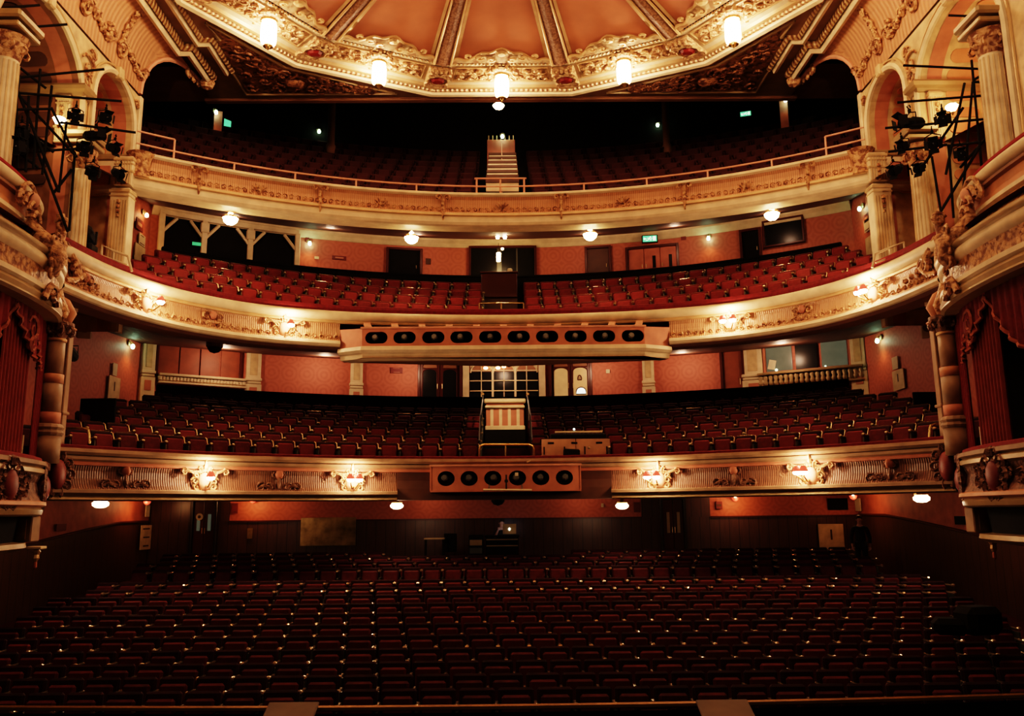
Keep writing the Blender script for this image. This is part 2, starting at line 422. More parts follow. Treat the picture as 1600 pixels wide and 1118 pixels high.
GAZ = [at(787, p, 6.8+r).z-.85 for p, r in zip(GAPX, GAR)]
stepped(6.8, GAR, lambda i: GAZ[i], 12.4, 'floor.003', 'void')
# side strips of floor behind the arms of the two circles
for sx, nm in SIDE:
    for z, x0 in ((4.1, 8.8), (8.2, 8.95)):
        s = MB(); s.poly([(sx*x0, 15.2, z), (sx*WALLX, 15.2, z), (sx*WALLX, 20.5, z), (sx*(x0-.3), 19.2, z), (sx*(x0-.05), 17, z)]); s.build('floor.004', 'carpet', kind='structure')

# ---- soffits
def soffit(path, z0, bk, z1, name, m, n=60, d0=0.):
    A = [tuple(path.pos(path.len*i/n, d0, z0)) for i in range(n+1)]
    B = [(x, y, z1) for x, y in bk]
    return MB().loft(A, B).build(name, m, kind='structure')
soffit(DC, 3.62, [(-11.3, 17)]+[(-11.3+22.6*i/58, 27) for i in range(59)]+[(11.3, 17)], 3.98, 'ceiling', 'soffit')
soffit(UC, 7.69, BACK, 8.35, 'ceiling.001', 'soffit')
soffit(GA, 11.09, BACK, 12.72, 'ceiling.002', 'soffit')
for sx, nm in SIDE:            # the flat corners beside the arms of the tiers
    for k, (z, pth) in enumerate(((3.66, DC), (7.7, UC), (11.1, GA))):
        p = pth.pos(0 if sx < 0 else pth.len, 0, 0); q = pth.pos(pth.len*.12 if sx < 0 else pth.len*.88, 0, 0)
        xo = sx*(11.3 if k == 0 else 10.8); yb = 17 if k == 0 else 24.45
        z2 = (3.98, 8.35, 12.72)[k]
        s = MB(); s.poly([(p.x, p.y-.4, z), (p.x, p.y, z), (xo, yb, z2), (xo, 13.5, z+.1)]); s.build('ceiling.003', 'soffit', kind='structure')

# ---- walls behind the circles
for z0, z1, nm in ((3.9, 8.2, 'wall_back'), (8.2, 12.9, 'wall_back')):
    w = MB(); w.loft([(x, y, z0) for x, y in BACK], [(x, y, z1) for x, y in BACK]); wb = w.build(nm, 'redwall', kind='structure')
    for sx, sn in SIDE:
        w = MB(); w.loft([(sx*WALLX, y, z0) for y in (13.5, 16, 20, 24.44)], [(sx*WALLX, y, z1) for y in (13.5, 16, 20, 24.44)])
        w.build('wall_'+sn, 'redwall', kind='structure')
# cornice under the gallery ceiling
BP = Path(BACK)
MB().sweep(BACK, [(0.02, 12.40), (.05, 12.42), (.12, 12.52), (.22, 12.60), (.24, 12.72), (0, 12.74)]).build('trim_1', 'cream', kind='structure')
# promenade barriers behind the seats
for cy, R, xm, z0, z1, nm in ((9.9, 16.75, 9.85, 5.8, at(787, 620, 26.65).z, 'trim_2'), (9.9, 16.5, 9.85, 9.6, at(787, 431, 26.4).z, 'trim_3')):
    s = MB(); s.sweep(arcx(cy, R, xm, 40), [(0, z0), (.04, z0), (.04, z1-.08), (.07, z1-.06), (.07, z1), (-.1, z1), (-.1, z0)])
    s.build(nm, 'void', kind='structure')

# ---- gallery: back wall, side walls, ceiling (lack of light put into a near-black colour)
GB = arcx(9.9, 20.0, 12.4, 40)
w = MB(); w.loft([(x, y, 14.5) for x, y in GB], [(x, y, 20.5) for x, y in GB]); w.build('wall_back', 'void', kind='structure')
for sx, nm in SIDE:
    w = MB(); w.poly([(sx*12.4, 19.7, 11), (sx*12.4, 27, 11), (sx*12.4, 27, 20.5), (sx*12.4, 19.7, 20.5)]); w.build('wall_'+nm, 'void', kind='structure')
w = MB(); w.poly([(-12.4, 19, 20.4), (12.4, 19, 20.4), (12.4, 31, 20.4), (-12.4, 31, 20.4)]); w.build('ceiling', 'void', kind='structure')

# ================================================================== SIDE ARCADES (gallery level, towards the stage)
# wall plane X = +-9.2, two deep arched recesses each, cove above
def arcade(sx, nm):
    X0 = sx*9.2; dep = sx*1.35
    zt = 13.75; zb_ = 7.6
    arches = [(15.35, 1.55, 12.05), (18.42, .95, 12.72)]       # centre y, half width, springing
    wall = MB(); ys = [19.62]
    def rimpts(cy, hw, zs, x, n=14, grow=0., drop=zb_):
        P = [(x, cy+hw+grow, drop)]
        P += [(x, cy+(hw+grow)*math.cos(PI*i/n), zs+(hw*.92+grow)*math.sin(PI*i/n)) for i in range(n+1)]
        return P+[(x, cy-hw-grow, drop)]
    # wall face: strips round the openings
    segs = [(19.62, arches[1][0]+arches[1][1]), (arches[1][0]-arches[1][1], arches[0][0]+arches[0][1]), (arches[0][0]-arches[0][1], 8.)]
    for a, b in segs: wall.poly([(X0, a, zb_), (X0, b, zb_), (X0, b, zt), (X0, a, zt)])
    for cy, hw, zs in arches:
        n = 14
        for i in range(n):
            a0, a1 = PI*i/n, PI*(i+1)/n
            y0, z0 = cy+hw*math.cos(a0), zs+hw*.92*math.sin(a0); y1, z1 = cy+hw*math.cos(a1), zs+hw*.92*math.sin(a1)
            wall.poly([(X0, y0, z0), (X0, y1, z1), (X0, y1, zt), (X0, y0, zt)])
    w = wall.build('wall_'+nm, 'creamdark', kind='structure')
    for k, (cy, hw, zs) in enumerate(arches):
        lit = not (sx < 0 and k == 0)  # darker colours stand in for shade in the tall left arch
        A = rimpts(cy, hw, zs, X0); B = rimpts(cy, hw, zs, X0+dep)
        MB().loft(A, B).build('arch_reveal', 'creamdark' if lit else 'brown', w)
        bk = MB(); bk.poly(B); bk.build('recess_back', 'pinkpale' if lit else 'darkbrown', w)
        # pink band on the face of the reveal, cream archivolt with beads
        A2 = rimpts(cy, hw-.012, zs, X0+dep*.10); B2 = rimpts(cy, hw-.012, zs, X0+dep*.34)
        MB().loft(A2, B2).build('reveal_band', 'pink', w)
        fr = MB(); fr.tube(rimpts(cy, hw, zs, X0-sx*.02, grow=.07), .075, 6); fr.build('archivolt', 'cream', w)
        fr = MB(); fr.tube(rimpts(cy, hw, zs, X0-sx*.02, grow=.22), .028, 5); fr.build('bead_moulding', 'beads', w)
        # pill-shaped sunk panels round the soffit
        n = 11
        for i in range(n):
            a = PI*(i+.5)/n if k == 0 else PI*(i+.5)/n
            c = V((X0+dep*.68, cy+(hw-.015)*math.cos(a), zs+(hw*.92-.015)*math.sin(a)))
            tdir = V((0, -math.sin(a), math.cos(a))); nd = V((0, -math.cos(a), -math.sin(a)))
            pts = []; L_, W_ = abs(dep)*.26, hw*.10
            for j in range(12):
                q = 2*PI*j/12; e = (L_-W_)*(1 if math.cos(q) > 0 else -1)
                pts.append(c+V((1, 0, 0))*(e+W_*math.cos(q))+tdir*W_*math.sin(q))
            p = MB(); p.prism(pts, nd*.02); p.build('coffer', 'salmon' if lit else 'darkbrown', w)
        # straight part of the jambs: pill panels stacked on the far jamb, which faces the stage
        for i in range(5):
            z = zs-.22-.36*i
            if z < 8.9: break
            pts = []; L_, W_ = abs(dep)*.26, .12
            for j in range(12):
                q = 2*PI*j/12; e = (L_-W_)*(1 if math.cos(q) > 0 else -1)
                pts.append(V((X0+dep*.68+e+W_*math.cos(q), cy+hw-.012, z+W_*math.sin(q))))
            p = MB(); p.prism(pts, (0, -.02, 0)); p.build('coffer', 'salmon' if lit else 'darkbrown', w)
        kx = MB(); kx.box((X0-sx*.06, cy, zs+hw*.92+.1), (.16, .22, .3), bev=.03); kx.build('keystone', 'creamdark', w)
        # impost ledge: mitred cornice block on the far jamb
        zi = 11.93 if k else 12.45
        yl = cy+hw
        led = MB()
        prof = [(0, -.16), (.05, -.14), (.08, -.08), (.17, -.05), (.19, .03), (.15, .05), (.15, .09), (0, .10)]
        pa = [(X0-sx*.02, yl+.28), (X0-sx*.02, yl-.02), (X0+dep, yl-.02)]
        if sx < 0: pa = pa[::-1]
        pa = [(x, y) for x, y in pa]
        led.sweep(pa, [(d, z+zi) for d, z in prof]); led.build('impost_cornice', 'mould', w)
    # raking cornice under the cove
    cs = MB(); cs.sweep([(X0, 8.), (X0, 19.62)] if sx > 0 else [(X0, 19.62), (X0, 8.)], [(d, z) for d, z in ((0, 13.60), (.06, 13.62), (.09, 13.70), (.17, 13.74), (.19, 13.82), (.05, 13.86), (0, 13.86))][::1])
    cs.build('cornice', 'mould', w)
    # spandrel wreath and scroll pieces between the two arches
    sp = MB()
    for (y, z, r, f) in ((17.05, 13.1, .3, 1), (17.05, 12.75, .2, -1), (17.2, 13.45, .14, 1), (19.45, 13.45, .12, 1), (13.6, 13.3, .25, -1)):
        sp.curl((X0-sx*.05, y, z), (0, 1, 0), (0, 0, 1), r, .035, 1.2, f, 14, 5)
    sp.build('spandrel_scroll', 'relief', w)
    # corner strip (the arris that meets the gallery)
    st = MB(); st.box((X0-sx*.03, 19.60, 12.85), (.14, .16, 1.75), bev=.02); st.build('corner_strip', 'cream', w)
    # lintel and panel above the passage, pilasters below
    lp = MB(); lp.box((sx*9.75, 19.30, 11.42), (1.5, .3, .78)); lp.build('frieze_block', 'cream', w)
    lp = MB(); lp.box((sx*9.83, 19.13, 11.43), (.62, .05, .5), bev=.02); lp.build('frieze_panel', 'pink', w)
    lp = MB(); lp.sweep([(sx*10.7, 19.14), (sx*8.95, 19.14)] if sx > 0 else [(sx*10.7, 19.14), (sx*8.95, 19.14)], [(0, 10.92), (.06 if sx < 0 else -.06, 10.95), (.1 if sx < 0 else -.1, 11.03), (0, 11.06)]); lp.build('lintel_moulding', 'mould', w)
    # fluted pilasters
    for (x, y, z0, z1, wd) in ((9.12, 19.02, 8.1, 11.0, .46), (9.10, 19.06, 11.08, 11.82, .44), (10.02, 17.35, 8.1, 11.9, .30), (9.5, 16.95, 11.2, 12.3, .3)):
        p = MB(); p.box((sx*x, y, (z0+z1)/2), (wd, .34, z1-z0), bev=.02)
        po = p.build('pilaster', 'cream', w)
        f = MB()
        for i in range(6): f.box((sx*x+(i-2.5)*wd*.15, y-.175, (z0+z1)/2-.05), (wd*.075, .03, (z1-z0)*.82), bev=.008)
        for zz, hh, ww in ((z1-.08, .08, wd*1.12), (z1-.2, .04, wd*1.06), (z0+.35, .06, wd*1.1)): f.box((sx*x, y, zz), (ww, .40, hh), bev=.015)
        f.build('fluting', 'creamdark', po)
        d = MB()
        for i in range(4): d.ball((sx*x, y-.2, z1-.35-.12*i), .06-.008*i, 6)
        d.build('capital_drop', 'relief', po)
    # columns with Corinthian capitals standing nearer the stage
    for (x, y, z0, z1, r) in ((9.12, 14.15, 8.9, 12.0, .24), (9.05, 16.95, 8.2, 11.05, .2)):
        c = MB(); pr = [(r*1.25, z0), (r*1.25, z0+.12), (r*1.05, z0+.18), (r, z0+.25), (r*.88, z1-.5), (r*.9, z1-.45)]
        c.lathe(pr, (sx*x, y, 0), 16); co = c.build('column', 'cream', w, smooth=True)
        c = MB()
        for j in range(16): a = 2*PI*j/16; c.tube([(sx*x+math.cos(a)*r*.99, y+math.sin(a)*r*.99, z0+.3), (sx*x+math.cos(a)*r*.87, y+math.sin(a)*r*.87, z1-.5)], r*.085, 4)
        c.build('fluting', 'creamdark', co)
        c = MB(); c.lathe([(r*.9, z1-.45), (r*1.05, z1-.3), (r*1.4, z1-.05), (r*1.5, z1)], (sx*x, y, 0), 12)
        for j in range(8):
            a = 2*PI*j/8; o = V((sx*x+math.cos(a)*r*1.15, y+math.sin(a)*r*1.15, z1-.25)); c.curl(o, (math.cos(a), math.sin(a), 0), (0, 0, 1), .12, .025, 1.1, 1, 8, 4)
        c.build('capital', 'relief', co)
        c = MB(); c.box((sx*x, y, z1+.12), (r*3.1, r*3.1, .1), bev=.02); c.box((sx*x, y, z1+.3), (r*3.5, r*3.5, .16), bev=.04); c.build('entablature', 'mould', co)
    # the cove: fluted surface rising to the ceiling beam, its end cut by an arch
    cv = MB(); n = 10
    def covept(y, t):  # t 0 foot .. 1 head
        a = t*PI/2; return V((sx*(9.2-.62*(1-math.cos(a))-.05*t), y, 13.82+1.5*math.sin(a)))
    for i in range(n):
        t0, t1 = math.sin(i*PI/2/n), math.sin((i+1)*PI/2/n)
        def yend(t): return 19.62+2.3*(1-math.sqrt(max(0, 1-t*t)))
        cv.loft([covept(y, t0) for y in (8., 12., 16., 19.62)]+[covept(yend(t0), t0)], [covept(y, t1) for y in (8., 12., 16., 19.62)]+[covept(yend(t1), t1)])
    cw = cv.build('cove', 'cove', w)
    ar = MB(); ar.tube([covept(yend(math.sin(i*PI/24)), math.sin(i*PI/24))+V((-sx*.02, 0, 0)) for i in range(13)], .06, 6); ar.build('cove_arch_moulding', 'pinkpale', cw)
    og = MB()
    rn = random.Random(3)
    for k in range(4):           # garlands and roses of plaster on the cove, in stepped swags
        yb = 18.6-k*1.75; 
        for j in range(0):
            q = j/8; t = .62-.35*q+.0; y = yb-.9*q+.15*math.sin(q*9)
            p = covept(y+(.5 if j > 5 else 0), max(.08, t-.12*math.sin(q*PI)))+V((-sx*.04, 0, 0))
            og.ball(p, .055+.04*rn.random(), 6); 
            if j % 2: og.curl(p, (0, 1, 0), (-sx*.5, 0, .8), .13, .03, 1.2, 1 if j % 4 == 1 else -1, 9, 4)
        for j in range(26):      # an L-shaped band of leaves: down the cove, then back along it
            q = j/25; y_, t_ = (yb-.3, .72-.5*q*2) if q < .5 else (yb-.3+1.25*(q-.5)*2, .22-.05*math.sin(q*8))
            p = covept(y_, t_)+V((-sx*.05, 0, 0)); og.ball(p, .05+.035*rn.random(), 6)
            if j % 3 == 0: og.curl(p, (0, 1, 0), (-sx*.4, 0, .85), .12+.05*rn.random(), .032, 1.3, 1 if j % 2 else -1, 9, 4)
        og.curl(covept(yb-.25, .2)+V((-sx*.06, 0, 0)), (0, 1, 0), (-sx*.3, 0, .9), .24, .05, 1.4, 1, 12, 5)
        og.curl(covept(yb+1.05, .24)+V((-sx*.05, 0, 0)), (0, 1, 0), (-sx*.3, 0, .9), .15, .04, 1.4, -1, 10, 5)
        for f_ in range(5): og.ball(covept(yb-.9+.09*math.cos(f_*1.257), .28+.05*math.sin(f_*1.257))+V((-sx*.05, 0, 0)), .06, 6)
    og.build('garland', 'relief', cw)
    return w
for sx, nm in SIDE: arcade(sx, nm)
# ================================================================== CEILING AND DOME
CEIL = 15.42
DCX, DCY = 0., 15.0
def ring(a, n=12, ph=PI/12):   # twelve-sided ring by apothem
    R = a/math.cos(PI/n); return [(DCX+R*math.sin(ph+2*PI*i/n), DCY+R*math.cos(ph+2*PI*i/n)) for i in range(n)]
# flat ceiling round the dome
YB = 22.9; XB = 8.62
o = MB(); 
DKX, DKY, DY2 = .978, .79, 16.27       # the dome is a little longer across the house than along it
def dm(x, y): return (x*DKX, DY2+(y-DCY)*DKY)
R8 = ring(7.95)
def outer(p):                  # from a point of the ring outward to the rectangle
    x, y = p[0], p[1]-DY2; k = min((XB/abs(x)) if abs(x) > 1e-6 else 9e9, ((YB-DY2)/y) if y > 1e-6 else 9e9, ((DY2-6.5)/-y) if y < -1e-6 else 9e9)
    return (x*max(1, k), DY2+y*max(1, k))
ringpts = []
for i in range(12):
    for j in range(6):
        t = j/6; ringpts.append((R8[i][0]*(1-t)+R8[(i+1) % 12][0]*t, R8[i][1]*(1-t)+R8[(i+1) % 12][1]*t))
ringpts.append(ringpts[0])
ringpts = [dm(*q) for q in ringpts]
o.loft([(x, y, CEIL) for x, y in ringpts], [(*outer(p), CEIL) for p in ringpts])
# close the two rear corners of the rectangle
oo = [outer(p) for p in ringpts]
for (x0, y0), (x1, y1) in zip(oo, oo[1:]):
    for cx in (-XB, XB):
        a_, b_ = abs(abs(x0)-XB) < 1e-4, abs(abs(x1)-XB) < 1e-4
        if a_ != b_ and x0*cx > 0 and y0 > DY2: o.poly([(x0, y0, CEIL), (cx, YB, CEIL), (x1, y1, CEIL)])
ceil = o.build('ceiling', 'spandrel', kind='structure')
# rear edge of the ceiling (down-stand that closes the gallery roof)
e = MB(); e.box((0, YB+.1, CEIL+.02), (2*XB+.4, .22, .18), bev=.03); e.build('trim_4', 'brown', kind='structure')
e = MB(); e.poly([(-12.4, YB+.2, CEIL), (12.4, YB+.2, CEIL), (12.4, YB+.2, 20.4), (-12.4, YB+.2, 20.4)]); e.build('wall_front', 'void', kind='structure')
for sx, nm in SIDE:            # soffit between the cove's end and the gallery
    e = MB(); e.poly([(sx*XB, 21.2, CEIL+.06), (sx*12.4, 21.2, CEIL+.06), (sx*12.4, YB+.2, CEIL+.02), (sx*XB, YB+.2, CEIL+.02)]); e.build('ceiling.001', 'brown', kind='structure')
    # stepped side beams with two white fillets and bead rows
    def beam(off, zoff):
        x0 = XB-.03-off
        pts = [(x0, 7.), (x0, 20.25-off*.5), (x0-.28, 20.25-off*.5), (x0-.28, 21.6-off*.4)]
        pts = [(sx*x, y) for x, y in pts]
        return pts if sx > 0 else pts
    b1, b2 = beam(0, 0), beam(.62, 0)
    flip = -1 if sx < 0 else 1
    bm = MB(); bm.sweep(b1, [(d*flip*-1, z) for d, z in ((0, CEIL+.1), (0, CEIL-.20), (.10, CEIL-.24), (.16, CEIL-.18), (.16, CEIL-.02))]); tr = bm.build('trim_5', 'cream', kind='structure')
    bm = MB(); bm.sweep(b1, [(d*flip*-1, z) for d, z in ((.17, CEIL-.10), (.22, CEIL-.16), (.30, CEIL-.12), (.32, CEIL-.02))]); bm.build('bead_row', 'beads', tr)
    bm = MB(); bm.sweep(b2, [(d*flip*-1, z) for d, z in ((0, CEIL), (0, CEIL-.12), (.09, CEIL-.15), (.13, CEIL-.02))]); bm.build('inner_fillet', 'cream', tr)
    bm = MB(); bm.sweep(b2, [(d*flip*-1, z) for d, z in ((.14, CEIL-.03), (.19, CEIL-.09), (.27, CEIL-.05), (.28, CEIL-.01))]); bm.build('inner_bead_row', 'beads', tr)
    # shell corbel where beam and cove meet
    cb = MB(); cb.ball((sx*(XB-.35), 21.65, CEIL-.2), .22, 8, (1, .8, .9))
    for k in range(3): cb.curl((sx*(XB-.06), 21.75-.34*k, CEIL-.12-.05*k), (0, -1, 0), (0, 0, 1), .17, .05, 1.2, 1, 10, 5)
    cb.build('corbel_shell', 'relief', tr)
    # sunk spandrel panel with bronze relief, its moulded frame
    A = [(sx*7.38, 18.95), (sx*7.3, 19.75), (sx*7.5, 19.75), (sx*7.48, 22.6), (sx*3.1, 22.6), (sx*5.95, 21.12)]
    fr = MB(); fr.tube([(x, y, CEIL-.03) for x, y in A], .045, 5, closed=True); fo = fr.build('spandrel_frame', 'mould', tr)
    rl = MB(); rn = random.Random(5)
    rl.poly([(x*.985, y, CEIL-.02) for x, y in A])
    for k in range(46):
        t = rn.random(); s_ = rn.random()
        x = 3.6+3.7*t; ylo = 22.5-1.5*min(1, max(0, (x-3.1)/2.85)) if x < 5.95 else 21.1-(x-5.95)*1.5
        y = ylo+.25+(22.35-ylo-.3)*s_
        if y > 22.4 or y < ylo+.15: continue
        rl.curl((sx*x, y, CEIL-.06), (1, 0, 0), (0, 1, 0), .13+.16*rn.random(), .035, 1.3, rn.choice((-1, 1)), 10, 5)
        if k % 3 == 0: rl.ball((sx*x, y+.1, CEIL-.06), .07, 6)
    rl.build('spandrel_relief', 'darkrelief', tr)
    cart = MB(); cart.ball((sx*5.9, 21.9, CEIL-.08), .3, 10, (1, .8, .4)); cart.build('spandrel_cartouche', 'darkrelief', tr, True)

dome = thing('dome', 'shallow twelve-sided painted ceiling dome with ribs and a gilded frieze', 'dome', (0, DY2, CEIL))
dome.scale = (DKX, DKY, 1)
def dloc(o):  # children built in world space: keep the place under the moved parent
    o.matrix_parent_inverse = Matrix.Translation((-DCX, -DCY, -CEIL)); return o
def dbuild(m_, name, mt, par=None, smooth=False):
    o = m_.build(name, mt, par or dome, smooth)
    if par is None: dloc(o)
    return o
def domez(a):                  # height of the shell at apothem a
    q = 1-a/6.25; return 15.62+1.75*math.sin(min(1, q)*PI/2*.93)
aps = [6.25, 5.6, 4.8, 4.0, 3.2, 2.4, 1.6, .8, .15]
for i in range(12):
    m_ = MB()
    for a, b in zip(aps, aps[1:]):
        ra, rb = ring(a), ring(b)
        m_.loft([(*ra[i], domez(a)), (*ra[(i+1) % 12], domez(a))], [(*rb[i], domez(b)), (*rb[(i+1) % 12], domez(b))])
    dbuild(m_, 'dome_panel', 'dome', smooth=True)
    # rib at the vertex: brown band between two bright fillets
    dirv = V((math.sin(PI/12+2*PI*i/12), math.cos(PI/12+2*PI*i/12), 0)); sd = V((dirv.y, -dirv.x, 0))
    pts = [V((DCX, DCY, 0))+dirv*(a/math.cos(PI/12))+V((0, 0, domez(a)-.05)) for a in aps[:-1]]
    wd = [.30*(.45+.55*a/6.25) for a in aps[:-1]]
    m_ = MB()
    for k in (-1, 1):
        m_.loft([p+sd*0*w_+V((0, 0, -.12)) for p, w_ in zip(pts, wd)], [p+sd*k*w_*.75+V((0, 0, -.05)) for p, w_ in zip(pts, wd)])
    rb_ = dbuild(m_, 'rib', 'rib')
    m_ = MB()
    for k in (-1, 1):
        m_.tube([p+sd*k*w_*.80+V((0, 0, -.07)) for p, w_ in zip(pts, wd)], [w_*.13 for w_ in wd], 6)
        m_.loft([p+sd*k*w_*1.02+V((0, 0, -.03)) for p, w_ in zip(pts, wd)], [p+sd*k*w_*1.35+V((0, 0, -.01)) for p, w_ in zip(pts, wd)])
    r2 = m_.build('rib_fillet', 'goldplain', rb_)
    # jewel block at the foot of the rib
    f = V((DCX, DCY, 0))+dirv*(6.92/math.cos(PI/12)); yaw = -math.atan2(dirv.x, dirv.y)
    m_ = MB(); Rm = RZ(yaw) @ RX(-.16)
    m_.box(f+V((0, 0, 15.42)), (.66, 1.0, .12), Rm, .03)
    for k in (-1, 1):
        for q in (-1, 1):
            m_.curl(f+sd*k*.20+dirv*q*.28+V((0, 0, 15.33)), tuple(sd*k), tuple(dirv*q), .16, .04, 1.2, 1, 10, 5)
    for q in range(5): m_.ball(f+sd*(q-2)*.13+dirv*-.52+V((0, 0, 15.36)), .075, 6)
    blk = dbuild(m_, 'jewel_block', 'gold')
    m_ = MB(); m_.lathe([(.001, -.1), (.10, -.07), (.15, 0), (.001, .02)], f+V((0, 0, 15.33)), 8, RZ(yaw), 1.5, 1.5); m_.build('jewel', 'gem', blk)
    m_ = MB(); m_.lathe([(.16, 0), (.20, -.05), (.24, 0)], f+V((0, 0, 15.35)), 10, RZ(yaw), 1.5, 1.5); m_.build('jewel_setting', 'goldplain', blk)
    # frieze field between two jewel blocks
    a0 = 2*PI*(i+.5)/12+PI/12; nd = V((math.sin(a0), math.cos(a0), 0)); td = V((nd.y, -nd.x, 0))
    ctr = V((DCX, DCY, 0))
    def fp(a, u, dz=0.): return ctr+nd*a+td*u+V((0, 0, 15.60-(a-6.4)*.19+dz))
    hw0, hw1 = 1.30, 1.55
    m_ = MB(); m_.poly([fp(6.40, -hw0-.4), fp(6.40, hw0+.4), fp(7.42, hw1+.5), fp(7.42, -hw1-.5)]); fz = dbuild(m_, 'frieze_field', 'cream')
    m_ = MB(); m_.poly([fp(6.55, -hw0+.05, -.02), fp(6.55, hw0-.05, -.02), fp(7.2, hw1-.15, -.02), fp(7.2, -hw1+.15, -.02)])
    rn = random.Random(11)
    for k in range(15):
        u = (k-7)/7*(hw0-.12)
        if abs(u) < .22: continue
        m_.curl(fp(6.87+.13*(-1)**k, u, -.05), tuple(td), tuple(nd), .15, .035, 1.3, 1 if k % 2 else -1, 10, 5)
    m_.build('frieze_foliage', 'gold', fz)
    m_ = MB(); m_.tube([fp(6.55, -hw0, -.03), fp(6.55, hw0, -.03), fp(7.2, hw1-.1, -.03), fp(7.2, -hw1+.1, -.03)], .025, 5, closed=True); m_.build('frieze_frame', 'goldplain', fz)
    # bead row and cresting against the painted panel
    m_ = MB()
    for k in range(26):
        u = (k-12.5)/12.5*1.42; m_.ball(fp(6.36, u, -.05), .045, 5)
    dbuild(m_, 'bead_row', 'goldplain')
    m_ = MB(); top = []
    for k in range(25):
        u = (k-12)/12*1.40; q = abs(u)/1.4
        h = .16+.34*max(0, math.cos(q*PI*.62))**1.5+.05*math.cos(q*14)
        top.append((u, 6.28-h))
    def sp(a, u, dz=0.): return ctr+nd*a+td*u*(a/6.25)+V((0, 0, domez(min(a, 6.25))-.06+dz))
    for (u0, a0_), (u1, a1_) in zip(top, top[1:]): m_.poly([sp(6.28, u0), sp(6.28, u1), sp(a1_, u1), sp(a0_, u0)])
    cr = dbuild(m_, 'cresting', 'crest')
    m_ = MB(); m_.tube([sp(a, u, -.03) for u, a in top], .04, 5)
    m_.ball(sp(5.86, 0, -.06), .16, 8, (1, 1, .5))
    for k in (-1, 1):
        for q in range(3): m_.curl(sp(6.08-.06*q, k*(.3+.33*q), -.06), tuple(td*k), tuple(nd), .13, .035, 1.2, 1, 9, 5)
    m_.build('cresting_scroll', 'goldplain', cr)
# cornice rings
for prof, nm, mt in (([(7.40, 15.40), (7.46, 15.34), (7.56, 15.33), (7.60, 15.38)], 'inner_moulding', 'goldplain'),
                     ([(7.58, 15.38), (7.62, 15.30), (7.70, 15.30), (7.74, 15.34)], 'egg_and_dart', 'beads'),
                     ([(7.72, 15.34), (7.74, 15.24), (7.86, 15.22), (7.92, 15.30), (7.92, 15.42)], 'white_cornice', 'cream'),
                     ([(7.97, 15.42), (8.0, 15.36), (8.06, 15.35), (8.10, 15.42)], 'outer_moulding', 'mould')):
    m_ = MB(); u = 0
    for i in range(12):
        for (a, za), (b, zb2) in zip(prof, prof[1:]):
            ra, rb2 = ring(a), ring(b); j = (i+1) % 12
            n = m_.add([(*ra[i], za), (*ra[j], za), (*rb2[j], zb2), (*rb2[i], zb2)])
            m_.face([n, n+1, n+2, n+3], [(0, 0), (4.1, 0), (4.1, .1), (0, .1)])
    dbuild(m_, nm, mt)

# ---- lanterns hanging from the frieze
def lantern(i, label):
    a0 = 2*PI*(i+.5)/12+PI/12; nd = V((math.sin(a0), math.cos(a0), 0)); p = V((*dm(nd.x*6.85, DCY+nd.y*6.85), 0))
    t = thing('pendant_lantern', label, 'lantern', (p.x, p.y, 15.66), -a0, 'pendant lanterns round the dome')
    m_ = MB(); m_.lathe([(.30, -.10), (.36, -.16), (.30, -.21), (.22, -.22), (.17, -.25), (.05, -.26)], n=16)
    for k in range(10):
        a = 2*PI*k/10; m_.curl((math.cos(a)*.36, math.sin(a)*.36, -.19), (math.cos(a), math.sin(a), 0), (0, 0, 1), .12, .035, 1.1, 1, 8, 5)
    m_.build('ceiling_rose', 'gold', t)
    m_ = MB(); m_.lathe([(.06, -.16), (.16, -.19), (.20, -.24), (.20, -.28), (.05, -.28)], n=12); m_.build('cap', 'brass', t)
    m_ = MB(); m_.lathe([(.12, -.28), (.185, -.33), (.20, -.45), (.20, -.72), (.175, -.84), (.10, -.89)], n=12); m_.build('glass_shade', 'lantern_glow', t, True)
    m_ = MB()
    for k in range(6):
        a = 2*PI*k/6; m_.tube([(math.cos(a)*r_, math.sin(a)*r_, z) for r_, z in ((.17, -.28), (.205, -.38), (.207, -.75), (.12, -.90))], .007, 4)
    m_.build('cage', 'brass', t)
    m_ = MB(); m_.lathe([(.12, -.88), (.13, -.93), (.07, -.95), (.03, -1.0), (.001, -1.03)], n=10); m_.build('finial', 'brass', t)
    return t
lantern(11, 'lit white glass lantern under the middle of the gilded dome frieze')
lantern(10, 'lit glass lantern on the dome frieze just left of the middle one')
lantern(0, 'lit glass lantern on the dome frieze just right of the middle one')
lantern(9, 'lit glass lantern high on the left, nearest the left ceiling beam')
lantern(1, 'lit glass lantern high on the right, nearest the right ceiling beam')
p = at(779, 165, 26.5)
t = thing('bowl_light', 'small round lit lamp just below the middle lantern, under the gallery roof', 'lamp', p)
MB().lathe([(.001, -.12), (.13, -.09), (.2, 0), (.12, .07), (.04, .09)], n=12).build('bowl', 'bowl_glow', t, True)
MB().lathe([(.04, .08), (.06, .14), (.012, .15), (.012, 20.4-p.z)], n=8).build('rod', 'black', t)
# ================================================================== BALCONY FRONTS
def strip(path, prof, name, m, par, a=0., b=None, step=.35, smooth=False):
    b = path.len if b is None else b
    return MB().sweep(path.sub(a, b, step), prof).build(name, m, par, smooth)
def palmette(mb, P, s, z, h, d, n):
    c, t, nn = P.at(s); t = V(t); o = P.pos(s, d, z)
    for k in (-2, -1, 0, 1, 2):
        a = k*.42; mb.tube([o, o+t*math.sin(a)*h*.6+V((0, 0, math.cos(a)*h*.6)), o+t*math.sin(a)*h*1.05+V((0, 0, math.cos(a)*h))], [.012, .03, .012], 4)
